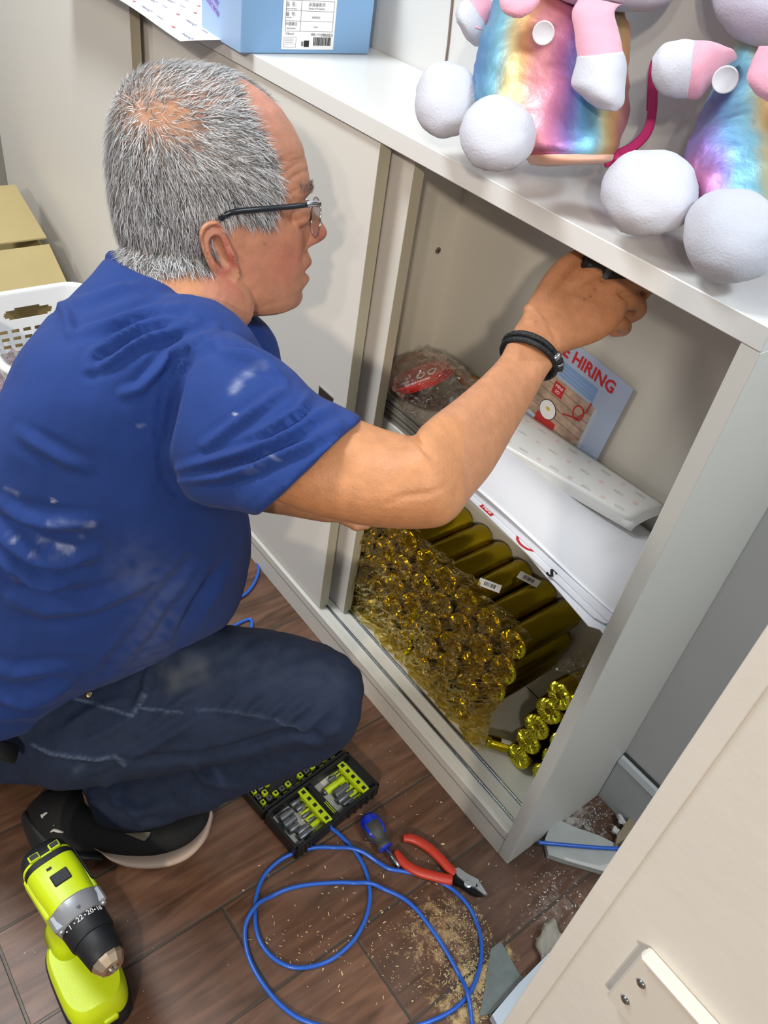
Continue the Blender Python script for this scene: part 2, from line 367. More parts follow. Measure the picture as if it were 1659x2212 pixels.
obj('side_panel', MB().box(-2.2, -2.18, 0.002, WALLY - .001, 0.0, 0.8995), mat('panel_shade_grey', '#a7a49d'), lc)
# ------------------------------------------------------------------ shelf contents
ORD = ['first', 'second', 'third', 'fourth', 'fifth', 'sixth', 'seventh', 'eighth', 'ninth']
def frame(o, x, y):
    """matrix of a local frame: origin o, x axis, y axis"""
    x = V(x).normalized(); y = V(y); y = (y - x * y.dot(x)).normalized(); z = x.cross(y)
    return Matrix([[x[i], y[i], z[i], V(o)[i]] for i in range(3)] + [[0, 0, 0, 1]])
def quadm(name, pts, m, parent, th=0.0002):
    """thin printed patch with the given corners"""
    pts = [V(p) for p in pts]; n = (pts[1] - pts[0]).cross(pts[-1] - pts[0]).normalized()
    return obj(name, MB().prism(pts, n * th), m, parent)
def rect(M, x0, x1, y0, y1, z): return [M @ V((x, y, z)) for x, y in ((x0, y0), (x1, y0), (x1, y1), (x0, y1))]
def sheet(name, f, nu, nv, m, parent=None, th=0.0006):
    """curved sheet, f(s,t) -> point, with thickness"""
    bm = bmesh.new(); g = [[bm.verts.new(f(i / nu, j / nv)) for j in range(nv + 1)] for i in range(nu + 1)]
    for i in range(nu):
        for j in range(nv): bm.faces.new((g[i][j], g[i + 1][j], g[i + 1][j + 1], g[i][j + 1]))
    bmesh.ops.recalc_face_normals(bm, faces=bm.faces)
    bmesh.ops.solidify(bm, geom=bm.faces[:], thickness=th)
    me = bpy.data.meshes.new(name); bm.to_mesh(me); bm.free(); me.materials.append(m); me.shade_smooth(); return link(name, me, parent)
red = mat('print_red', '#c22a2c', 0.45); black = mat('print_black', '#17171a', 0.5); grey = mat('print_grey', '#7b7d84', 0.5)
paper = mat('white_paper', '#eceef4', 0.35); paper2 = mat('leaflet_paper', '#d9dad8', 0.3, var=0.03, vscale=25)
white = mat('print_white', '#f4f4f4', 0.5); pink = mat('print_pink', '#e07c78', 0.5)

# stack of grey cards at the left end of the shelf
gcard = mat('grey_card', '#837d72', 0.35); gcard2 = mat('grey_card_top', '#8e897e', 0.3)
for k in range(9):
    j = random.uniform(-.002, .002); z0 = 0.4962 + k * 0.0047
    o = obj('grey_card', MB().box(-0.598 + j, -0.405 + j, 0.062 + abs(j) * 2, 0.20 + j, z0, z0 + 0.0043, 0.0004), gcard2 if k == 8 else gcard)
    tag(o, 'topmost dark grey card board of the stack, right under the bagged red discs' if k == 8 else 'dark grey card board lying ' + ORD[k] + ' from the bottom of the stack on the shelf', 'card', 'dark grey card boards stacked at the left end of the shelf')
ZC = 0.4962 + 9 * 0.0047
# red price discs in a clear bag
FS = frame(ON(905, 812, 'z', 0.566), (0.50, 0.65, 0.50), (-0.74, 0.61, -0.22))
redd = mat('disc_red', '#c4251d', 0.3, coat=0.3)
for k in range(4):
    M = frame(FS @ V((0.003 * k, -0.002 * k, -0.0030 * k)), FS.col[0].xyz, FS.col[1].xyz + V((0, 0, -0.03 * k)))
    mb = MB(); mb.lathe([(0, 0.046), (0.0012, 0.0463), (0.0016, 0.0455)], (0, 0, 0), (0, 0, 1), 56); 
    for v in mb.bm.verts: v.co = M @ v.co
    lab = 'uppermost red round price disc in the clear bag, printed in white' if k == 0 else 'plain red disc lying ' + ORD[k] + ' from the top of the bagged discs'
    o = tag(obj('price_disc', mb, redd), lab, 'price disc', 'red price discs in the clear bag')
    if k == 0:
        ux, uy = -FS.col[0].xyz, -FS.col[1].xyz
        text('price', '2.00', 0.036, white, o, M @ V((0, -0.008, 0.0021)), ux * -1, uy * -1, sx=1.0)
        text('brand_text', 'MINISO', 0.012, white, o, M @ V((0, -0.031, 0.0021)), ux, uy)
def film_mat(name, tint, gloss=0.45, bs=60, bstr=1.0, rough=0.12, dist=0.006, gc=(1, 1, 1, 1)):
    m = bpy.data.materials.new(name); m.use_nodes = True; nt = m.node_tree; N = nt.nodes; L = nt.links
    N.remove(N['Principled BSDF']); out = N['Material Output']
    tr = N.new('ShaderNodeBsdfTransparent'); tr.inputs[0].default_value = lin(tint); gl = N.new('ShaderNodeBsdfGlossy'); gl.inputs['Roughness'].default_value = rough; gl.inputs[0].default_value = gc
    mx = N.new('ShaderNodeMixShader'); L.new(tr.outputs[0], mx.inputs[1]); L.new(gl.outputs[0], mx.inputs[2]); L.new(mx.outputs[0], out.inputs[0])
    fr = N.new('ShaderNodeLayerWeight'); fr.inputs[0].default_value = gloss
    nz = N.new('ShaderNodeTexNoise'); nz.inputs['Scale'].default_value = bs; nz.inputs['Detail'].default_value = 5; nz.inputs['Distortion'].default_value = 1.2
    tc = N.new('ShaderNodeTexCoord'); L.new(tc.outputs['Object'], nz.inputs['Vector'])
    bp = N.new('ShaderNodeBump'); bp.inputs['Strength'].default_value = bstr; bp.inputs['Distance'].default_value = dist; L.new(nz.outputs['Fac'], bp.inputs['Height'])
    L.new(bp.outputs[0], gl.inputs['Normal']); L.new(bp.outputs[0], fr.inputs['Normal']); L.new(fr.outputs['Facing'], mx.inputs[0]); return m
film = film_mat('clear_film', '#fdfcf8', 0.16, 60, 1.0, .05)
def crumple(o, amp, sc, seed=0, axis=None):
    me = o.data; c = coords(me); n = normals(me)
    for i in range(len(c)):
        p = V(c[i]) * sc + V((seed, 0, 0)); a = noise.noise(p) + 0.5 * abs(noise.noise(p * 2.3)) * 2 - .3
        c[i] += n[i] * amp * a
    setco(me, c)
mb = MB(); B0 = ON(915, 835, 'z', 0.572); Mx = Matrix.Rotation(math.radians(-14), 3, 'Z')
mb.ball(B0 + V((0.015, 0.012, 0.0)), 1.0, 5, (0.082, 0.062, 0.038), Mx)
o = obj('plastic_bag', mb, film, None, True); crumple(o, 0.012, 45, 3)
c = coords(o.data); c[:, 2] = np.maximum(c[:, 2], ZC + 0.001); c[:, 1] = np.minimum(c[:, 1], WALLY - .006); c[:, 0] = np.maximum(c[:, 0], -0.597); setco(o.data, c)
tag(o, 'crinkled clear plastic bag around red discs on the grey cards', 'plastic bag')
p = ON(1005, 820, 'z', 0.553); mb = MB().ball(p, 0.016, 3, (1.2, .8, .6)).ball(p + V((.018, .006, .002)), 0.012, 3, (1.3, .8, .7))
o = tag(obj('yellow_packet', mb, mat('amber_plastic', '#c98a1e', 0.3, trans=.3), None, True), 'small amber yellow packet in the clear bag behind the forearm', 'packet')
crumple(o, .004, 90)

# big blank white sheet, sagging over the front of the shelf
def bigsheet(s, t):
    x = -0.385 + s * 0.360; y = 0.045 + t * 0.165
    return V((x, y, 0.517 + 0.018 * math.exp(-((t - 0.45) / .33) ** 2) * (0.35 + .65 * math.sin(min(1, s * 1.15 + .12) * math.pi) ** .5) + 0.004 * math.sin(s * 5 + t * 2)))
o = sheet('poster_sheet', bigsheet, 40, 24, paper); tag(o, 'large blank white sheet bulging over the printed papers on the shelf', 'paper sheet')
# printed papers beneath it
def mk(name, poly, z, label, dz=0.0012, sag=0.0):
    n = 16
    o = obj(name, MB().prism([(x, y, z) for x, y in poly], (0, 0, dz)), paper); tag(o, label, 'paper'); return o
PZ = 0.4975
a = mk('poster_sheet', [(-0.335, 0.040), (-0.050, 0.024), (-0.036, 0.028), (-0.030, 0.036), (-0.024, 0.036), (-0.024, 0.20), (-0.34, 0.20)], PZ + .0105, 'white poster sheet with a red logo, red curve and black letter S')
b_ = mk('poster_sheet', [(-0.36, 0.048), (-0.20, 0.040), (-0.045, 0.012), (-0.034, 0.020), (-0.023, 0.018), (-0.023, 0.19), (-0.36, 0.2)], PZ + .0055, 'white sheet lowest in the pile, its front corner reaching out furthest')
c_ = mk('poster_sheet', [(-0.345, 0.046), (-0.12, 0.030), (-0.04, 0.033), (-0.022, 0.045), (-0.022, 0.19), (-0.35, 0.2)], PZ + .0080, 'thin white sheet between the lowest sheet and the logo poster')
d_ = mk('poster_sheet', [(-0.31, 0.046), (-0.16, 0.040), (-0.022, 0.031), (-0.022, 0.19), (-0.31, 0.2)], PZ + .0130, 'white sheet directly under the large bulging blank sheet')
# prints on the front strip of sheet a
za = PZ + .0119
p = ON(1078, 1091, 'z', za); quadm('logo_square', [(p.x - .012, .0385, za), (p.x + .012, .0375, za), (p.x + .012, .046, za), (p.x - .012, .046, za)], red, a)
text('logo_text', 'MINI', 0.008, white, a, (p.x, .0425, za + .0004), (1, 0, 0), (0, 1, 0))
p = ON(1170, 1158, 'z', za); ring = [(p.x + .016 * math.cos(t), .046 - .011 * math.sin(t), za) for t in np.linspace(0.1, math.pi - .1, 16)]
obj('red_curve', MB().tube(ring, .0022, 6, flat=.15), red, a)
p = ON(1237, 1215, 'z', za); text('letter', 'S', 0.022, black, a, (p.x, .0335, za + .0006), (-1, -.1, 0), (.1, -1, 0), bold=.0008)
for k in range(3): obj('print_dot', MB().box(p.x - .004 + k * .006, p.x - .0015 + k * .006, .0385, .0415, za, za + .0003), black, a)
# folded leaflets on top
LB = [AT(1435, 1092, 0), 0]
def leaf(k):
    P00 = ON(1040, 940, 'z', 0.540); P01 = ON(1362, 1126, 'z', 0.538); P11 = ON(1437, 1092, 'y', 0.214); P10 = ON(1105, 870, 'y', 0.214)
    dz = -0.0012 * k
    def f(s, t):
        a = P00.lerp(P01, s); b = P10.lerp(P11, s); p = a.lerp(b, t)
        return V((p.x + .0015 * k, p.y - .0006 * k, p.z + dz + 0.005 * math.sin(t * math.pi) ** .8 - (.0 if t > .05 else .001 * k)))
    return f
for k in range(5, -1, -1):
    lab = 'top leaflet of the folded stack, printed with faint small logos' if k == 0 else 'folded white leaflet lying ' + ORD[k] + ' from the top of the leaflet stack'
    o = tag(sheet('leaflet', leaf(k), 24, 10, paper2, None, .0005), lab, 'leaflet', 'folded leaflets on the shelf')
    if k == 0:
        f = leaf(0); lt = mat('faint_print', '#c6c7c4', 0.4); lp = mat('faint_pink', '#dcc3bf', 0.4)
        for i in range(9):
            for j in range(3):
                s, t = (i + .5 + .3 * (j % 2)) / 9.5, (j + .5) / 3.2
                p = f(s, t); x = (f(min(1, s + .02), t) - p).normalized(); y = (f(s, t + .05) - p).normalized(); n = x.cross(y); q = p + n * .0003
                if q.z < p.z: q = p - n * .0003
                if (i + j) % 2: obj('logo_print', MB().prism([q - x * .003 - y * .002, q + x * .003 - y * .002, q + x * .003 + y * .002, q - x * .003 + y * .002], (0, 0, .0001)), lp, o)
                else: text('logo_print', 'miso', 0.008, lt, o, q + V((0, 0, .0003)), x, y, .00005)
tag(obj('black_wallet', MB().box(-0.075, -0.0215, 0.170, 0.215, 0.530, 0.545, 0.003), mat('black_cloth', '#1b1c1e', .7)), 'black flat case behind the leaflets in the shelf corner', 'case')

# hiring poster leaning on the back
Mp = frame(ON(1262, 866, 'y', 0.214), (1, 0, -0.02), (-0.05, 0.06, 1)); 
tl, tr = Mp.inverted() @ ON(1150, 700, 'y', .219), Mp.inverted() @ ON(1376, 818, 'y', .219)
pw0, pw1, ph0, ph1 = -0.128, 0.068, -0.140, 0.088
Mp = frame(V((-0.290, 0.2165, 0.640)), (1, 0, -0.10), (-0.02, 0.01, 1))
pc = mat('poster_blue', '#a9b6cf', 0.3, coat=.4)
o = obj('hiring_poster', MB().box(pw0, pw1, ph0, .046, -.0006, .0006, 0, Mp), pc)
tag(o, 'laminated pale blue hiring poster leaning at the back of the shelf', 'poster')
def Pb(x0, x1, y0, y1, z, m, nm): return quadm(nm, rect(Mp, x0, x1, y0, y1, z), m, o, .0001)
text('headline', "WE'RE HIRING", 0.0250, red, o, Mp @ V((-.032, .027, .0009)), Mp.col[0].xyz, Mp.col[1].xyz, .0002, sx=.94, bold=.0007)
Pb(-.10, .022, -.010, .012, .0008, mat('poster_blue_bar', '#7e9fcb', .4), 'text_panel')
for k in range(3): Pb(-.095, .016, -.006 + k * .0055, -.0054 + k * .0055, .001, mat('bar_line', '#b7cae6', .4), 'text_line')
Pb(-.11, .036, -.095, -.0145, .0007, mat('photo_border', '#bfc6d2', .4), 'photo_border')
Pb(-.11, .030, -.090, -.0150, .0009, mat('photo_wood', '#b59a86', .5, var=.35, vscale=60), 'photo_print')
for k in range(5): Pb(-.11, .030, -.088 + k * .015, -.0872 + k * .015, .0011, mat('photo_line', '#6f5a4c', .5), 'board_line')
Pb(-.045, -.025, -.040, -.020, .0012, red, 'price_tag')
text('tag_text', 'MINI', .007, white, o, Mp @ V((-.035, -.026, .0014)), Mp.col[0].xyz, Mp.col[1].xyz, .0001)
text('tag_text', 'SO', .007, white, o, Mp @ V((-.035, -.034, .0014)), Mp.col[0].xyz, Mp.col[1].xyz, .0001)
ol = []
mbx = MB(); mbx.prism([Mp @ V((-.038 + .016 * math.cos(t), -.068 + .016 * math.sin(t), .0012)) for t in np.linspace(0, 6.283, 28)[:-1]], Mp.col[2].xyz * .0002); obj('black_ring', mbx, black, o)
mbx = MB(); mbx.prism([Mp @ V((-.038 + .0148 * math.cos(t), -.068 + .0148 * math.sin(t), .0015)) for t in np.linspace(0, 6.283, 28)[:-1]], Mp.col[2].xyz * .0002); obj('white_disc', mbx, white, o)
mbx = MB(); mbx.prism([Mp @ V((-.038 + .0042 * math.cos(t), -.066 + .0026 * math.sin(t), .0018)) for t in np.linspace(0, 6.283, 16)[:-1]], Mp.col[2].xyz * .0002); obj('yellow_dot', mbx, mat('dot_yellow', '#d9c22e'), o)
Pb(-.054, -.016, -.098, -.0800, .0013, mat('figure_red', '#b8302b', .5), 'red_patch')
obj('red_swirl', MB().tube([Mp @ V((.010 + .009 * math.cos(t), -.038 + .011 * math.sin(t), .0018)) for t in np.linspace(0, 6.28, 20)], .0011, 6).tube([Mp @ V(q) for q in ((.022, -.012, .002), (.021, -.028, .002), (.012, -.046, .002), (-.002, -.052, .002), (-.012, -.056, .002))], .0011, 6), red, o)
rl = mat('poster_ring', '#bcc4d8', .4)
for r in (.012, .024, .036): obj('pale_arc', MB().tube([Mp @ V((.050 + min(r * math.cos(t), .017), -.108 + r * math.sin(t), .0012)) for t in np.linspace(.2 if r < .02 else 1.15, 2.9, 18)], .0018, 6, flat=.2), rl, o)

# ------------------------------------------------------------------ gold foil rolls, bottom compartment
def gold_mat(name, col, bstr, bs, rough=.22):
    m = mat(name, col, rough, 1.0, bump=bstr, bscale=bs); return m
gside = gold_mat('gold_foil', '#b3a01e', .35, 60, .24); gend = gold_mat('gold_foil_pleated', '#d8d23a', .9, 90, .22)
def roll_proto(r, L, name='gold_roll'):
    """side shell and pleated end, local frame: axis +y, front end at y = 0"""
    n = 40; mb = MB(); prof = [(0.0, r * .86), (0.0015, r * .96), (.005, r * .985), (L * .3, r * .992), (L * .6, r), (L - .006, r * .98), (L - .001, r * .9), (L, r * .4)]
    rings = []
    for y, rr in prof:
        rings.append([V((math.cos(2 * math.pi * k / n) * rr * (1 + .02 * math.sin(k * 1.7 + y * 90)), y, math.sin(2 * math.pi * k / n) * rr * (1 + .02 * math.sin(k * 1.7 + y * 90)))) for k in range(n)])
    mb.loft(rings)
    me1 = mb.mesh(name + '_side', gside, True)
    mb = MB(); rings = []; n = 44
    for i, (q, h) in enumerate(((.97, .001), (.85, -.003), (.55, -.0035), (.3, -.0010), (.16, .003), (.05, .006))):
        rings.append([V((math.cos(2 * math.pi * k / n + i * .05) * r * q, h + ((.0022 if r > .0235 else .0011) * q * (1 if k % 2 else -1)) + (.0020 if r > .0235 else .0006) * math.sin(k * 2.3 + i), math.sin(2 * math.pi * k / n + i * .05) * r * q)) for k in range(n)])
    mb.loft(rings); me2 = mb.mesh(name + '_end', gend, False)
    return me1, me2
me1, me2 = roll_proto(.0245, .130); cnt = 0
def place_roll(mes, p, rx, rz, ry, label, group):
    t = bpy.data.objects.new('gold_roll', None); COL.objects.link(t); t.empty_display_size = .02; t.location = p; t.rotation_euler = (rx, ry, rz); tag(t, label, 'roll', group)
    for nm, me in zip(('foil_body', 'pleated_end'), mes):
        o = bpy.data.objects.new(nm, me); COL.objects.link(o); o.parent = t
    return t
for row in range(5):
    for c in range(8):
        x = -0.532 + c * 0.0505 + (0.006 if row % 2 else 0) + random.uniform(-.001, .001); z = 0.0890 + row * 0.0495
        if c == 7 and row < 2: continue
        top = row == 4
        place_roll((me1, me2), (x, .074 + random.uniform(-.002, .002) + (.008 * row / 4 if not top else .012), z), 0, random.uniform(-.012, .012), random.uniform(0, 6.28),
                   'gold foil roll in the open top row of the stack, ' + ORD[c] + ' from the left' if top else 'gold roll end behind the wrap, ' + ORD[row] + ' row up, ' + ORD[c] + ' from the left',
                   'gold rolls in the top row' if top else 'gold rolls below the top row')
sm1, sm2 = roll_proto(.0225, .085)
for i, (x, z, y) in enumerate(((-.100, .0868, .092), (-.052, .0868, .102), (-.096, .1325, .094), (-.049, .1335, .102), (-.092, .178, .092), (-.046, .180, .100), (-.086, .224, .094), (-.045, .2265, .104), (-.080, .2705, .092), (-.044, .273, .100))):
    place_roll((sm1, sm2), (x, y, z), 0, random.uniform(-.1, .1), random.uniform(0, 6.28), 'small loose gold roll by the right side panel, ' + ORD[i // 2] + ' layer up, ' + ('left one' if i % 2 == 0 else 'right one'), 'loose small gold rolls at the right')
# one thin roll slipping out at the front right of the stack
thin1, thin2 = roll_proto(.011, .10)
tt = place_roll((thin1, thin2), (-.150, .078, .0775), 0, -.9, 0, 'slim gold roll with a white stripe lying askew at the foot of the stack', None)
o = bpy.data.objects.new('white_stripe', MB().box(-.0035, .0035, .018, .07, .0095, .0118).mesh('stripe', white)); COL.objects.link(o); o.parent = tt
for (x, y, z, rz, lb) in ((-.272, .120, .3125, .35, 'small white barcode label lying on the gold rolls nearest the shelf opening'), (-.250, .186, .3125, .15, 'small white barcode label further back on the gold rolls, half behind the papers')):
    M = Matrix.Translation((x, y, z)) @ Matrix.Rotation(rz + .2, 4, 'Z')
    o = tag(obj('barcode_label', MB().box(-.018, .018, -.009, .009, 0, .0004, 0, M), white), lb, 'label')
    mb = MB(); x0 = -.009
    while x0 < .009:
        w = random.choice((.0005, .0009, .0013)); mb.box(x0, x0 + w, -.0045, .0045, .0005, .0006, 0, M); x0 += w + random.choice((.0006, .001))
    obj('barcode', mb, black, o)
# crinkled film in front of the stack, two packs
gfilm = film_mat('wrinkled_wrap', '#f4e8a0', 0.20, 30, 1.0, .06, .014, (1.0, .97, .66, 1))
def wrap(name, x0, x1, ztop, seed, label):
    def f(s, t):
        x = x0 + (x1 - x0) * s; z = .066 + (ztop - .066) * min(t, .86) / .86; back = max(0, t - .86) / .14
        e = .006 * math.sin(s * math.pi) ** .3
        a_, b_ = x * .8 + z * .6, z * .8 - x * .6
        nn = noise.noise(V((a_ * 20 + seed, b_ * 50, seed))) * .012 - abs(noise.noise(V((a_ * 36, b_ * 105, seed + 4)))) * .013 - abs(noise.noise(V((a_ * 80, b_ * 200, seed)))) * .003 + .003
        dr = .004 * math.sin(min(t / .86, 1) * 3.1)
        # follows the round tops where it folds over
        zt = z + (.004 * abs(math.cos((x + .532) / .0505 * math.pi)) if t > .8 else 0)
        return V((x + nn * .5, .0655 - e - dr + back * .035 + nn * (1 - .5 * back) - .003, zt + nn * .5 * (1 if t > .1 else 0) + .002))
    return tag(sheet(name, f, 150, 140, gfilm, None, .0003), label, 'plastic wrap')
wrap('plastic_wrap', -.552, -.352, .318, 1.3, 'wrinkled clear wrap over the left pack of gold rolls')
wrap('plastic_wrap', -.346, -.150, .322, 7.7, 'wrinkled clear wrap over the right pack of gold rolls')
def wrapb(s, t):
    x = -.108 + .084 * s; y = .093 + .07 * t
    return V((x, y, .306 + .014 * math.sin(s * 3.1) + .012 * noise.noise(V((x * 70, y * 70, 2))) + .01 * noise.noise(V((x * 160, y * 160, 5)))))
tag(sheet('plastic_wrap', wrapb, 40, 30, film, None, .0003), 'loose clumped clear wrap on the small gold rolls at right', 'plastic wrap')

# ------------------------------------------------------------------ on the worktop
ZT = 0.9226
# blue carton
PA = ON(520, 116, 'z', ZT); PB = ON(796, 118, 'z', ZT); PC = ON(429, 66, 'z', ZT)
bx = (PB - PA).normalized(); by = (PC - PA); by = (by - bx * by.dot(bx)).normalized()
if bx.cross(by).z > 0: pass
lb, wb = (PB - PA).length, (PC - PA).length; hb = 0.15
Mb = Matrix([[bx.x, by.x, 0, PA.x], [bx.y, by.y, 0, PA.y], [0, 0, 1, ZT], [0, 0, 0, 1]])
blue = mat('carton_blue', '#7ea6cf', 0.42, bump=.05, bscale=250); blue2 = mat('carton_blue_side', '#9db9dd', 0.42)
t = thing('blue_carton', 'light blue carton with a white shipping label on the worktop', 'box', tuple(PA + (bx * lb + by * wb) / 2))
c = obj('carton', MB().box(0, lb, 0, wb, 0.0006, hb, .001, Mb), blue, t)
obj('printed_end', MB().box(-.0004, .0001, .001, wb - .001, .001, hb - .001, 0, Mb), blue2, t)
Ml = Mb @ Matrix(((1, 0, 0, 0), (0, 0, -1, 0), (0, 1, 0, 0), (0, 0, 0, 1)))   # front face frame: x along, y up, z outwards
def L3(x, y, z=.0005): return Ml @ V((x, y, z))
fx, fy = Ml.col[0].xyz, Ml.col[1].xyz
def onf(u, v):
    n = Ml.col[2].xyz; r = ray(u, v); k = (PA - CAM).dot(n) / r.dot(n); q = Ml.inverted() @ (CAM + r * k); return q.x, q.y
x0, y0 = onf(607, 106); x1, y1 = onf(728, 2); y1 = y1 + .001
lab = obj('shipping_label', MB().prism([L3(x0, y0, .0002), L3(x1, y0, .0002), L3(x1, y1, .0002), L3(x0, y1, .0002)], Ml.col[2].xyz * .0003), white, t)
lw, lh = x1 - x0, y1 - y0
def lline(a, b, c_, d, m=grey, nm='rule_line'): 
    obj(nm, MB().prism([L3(x0 + lw * a, y0 + lh * c_), L3(x0 + lw * b, y0 + lh * c_), L3(x0 + lw * b, y0 + lh * d), L3(x0 + lw * a, y0 + lh * d)], Ml.col[2].xyz * .0002), m, lab)
for yy in (.36, .56, .76, .96): lline(.05, .96, yy, yy + .008)
for xx in (.05, .33, .95): lline(xx, xx + .008, .36, .96)
for s_, xx, yy, sz in (('品  名:', .14, .88, .075), ('编  号:', .14, .69, .075), ('中国建议:', .17, .50, .06), ('Name of Product', .15, .80, .03), ('Item No.', .12, .63, .03), ('Recommended', .16, .42, .03), ('冰淇淋系列', .62, .885, .07), ('Series of Products', .62, .815, .045), ('0600023', .62, .64, .05), ('12/36', .62, .45, .04), ('MINISO', .86, .29, .075), ('规格:1 PCS', .64, .30, .045), ('ⓒBrand', .14, .31, .05)):
    text('label_text', s_, sz * lh * 1.25, black if 'MINISO' in s_ else grey, lab, L3(x0 + lw * xx, y0 + lh * yy, .0008), fx, fy, .0001)
mb = MB(); q = .60
while q < .94:
    w = random.choice((.006, .010, .016)); mb.prism([L3(x0 + lw * q, y0 + lh * .08), L3(x0 + lw * (q + w), y0 + lh * .08), L3(x0 + lw * (q + w), y0 + lh * .25), L3(x0 + lw * q, y0 + lh * .25)], Ml.col[2].xyz * .0003); q += w + random.choice((.006, .009))
obj('barcode', mb, black, lab)
for a, b, c_, d in ((.04, .27, .04, .045), (.04, .27, .24, .245), (.04, .045, .04, .24), (.265, .27, .04, .24), (.04, .27, .10, .105)): lline(a, b, c_, d)
for k in range(3): lline(.06, .22, .13 + k * .035, .138 + k * .035)
lline(.42, .52, .05, .18, black, 'mark_patch'); lline(.37, .41, .07, .16, grey, 'mark_patch')
# end face print: slanted lavender lettering bands and dark picture corner, no character
Me = Mb @ Matrix(((0, 0, -1, 0), (-1, 0, 0, wb), (0, 1, 0, 0), (0, 0, 0, 1)))
def E3(x, y, z=.0006): return Me @ V((x, y, z))
lav = mat('print_lavender', '#a9a3d8', .5); dk = mat('print_dark_purple', '#4b4470', .5, var=.5, vscale=120)
for k, yy in enumerate((.052, .040)):
    obj('lettering_band', MB().prism([E3(.012, yy + .012), E3(.012, yy + .002), E3(.052, yy - .012), E3(.052, yy - .001)], Me.col[2].xyz * .0002), lav, t)
    text('slogan', 'ICON SWEET' if k == 0 else 'COLLECTION', .009, mat('print_violet', '#7a70c0', .5), t, E3(.032, yy + .0005, .0012), Me.col[0].xyz + Me.col[1].xyz * -.32, Me.col[1].xyz, .0001)
obj('picture_print', MB().prism([E3(.002, .085), E3(.05, .105), E3(.05, .14), E3(.002, .14)], Me.col[2].xyz * .0002), dk, t)
# patterned wrapping sheet hanging over the front edge
G = [ON(465, 88, 'z', .9236), ON(385, 88, 'z', .9236)]
def wsheet(s, t):
    # s along the worktop to the far left, t front to back
    x = -0.896 - 0.60 * s; yf = -.078 - .02 * s
    y = yf + (.205 - yf) * t
    z = .9236 + .004 * math.sin(s * 6) ** 2 + .022 * s * (1 - t) ** 2 + (.002 * math.sin(t * 7 + s * 3))
    return V((x + .10 * (1 - t) * (1 - s) * 0, y, z))
o = sheet('wrapping_sheet', wsheet, 50, 20, mat('pearl_paper', '#e9e6f2', .3), None, .0005); tag(o, 'white wrapping sheet printed with tiny logos overhanging the worktop by the blue carton', 'wrapping paper')
for i in range(14):
    for j in range(7):
        s, t_ = (i + .4 + .5 * (j % 2)) / 15, (j + .5) / 7.4
        p = wsheet(s, t_); x = (wsheet(s - .01, t_) - p).normalized(); y = (wsheet(s, t_ + .02) - p).normalized(); q = p + V((0, 0, .0008))
        k = (i + 2 * j) % 3
        if k == 0: text('logo_print', 'misoQ', .010, grey, o, q, x, y, .0001)
        elif k == 1: obj('logo_print', MB().prism([q - x * .003 - y * .0025, q + x * .003 - y * .0025, q + x * .003 + y * .0025, q - x * .003 + y * .0025], (0, 0, .0002)), pink, o)
        else: obj('logo_print', MB().prism([q - x * .008 - y * .0006, q + x * .008 - y * .0006, q + x * .008 + y * .0006, q - x * .008 + y * .0006], (0, 0, .0002)), grey, o)
# thin wire on the wall
tag(obj('wire', MB().tube([(-.705, WALLY - .002, 1.25), (-.700, WALLY - .002, 1.05), (-.690, WALLY - .002, .97), (-.687, WALLY - .002, .9236)], .0016, 8), mat('wire_brown', '#7b6c64', .5), None, True), 'thin brownish wire running down the wall behind the worktop', 'wire')

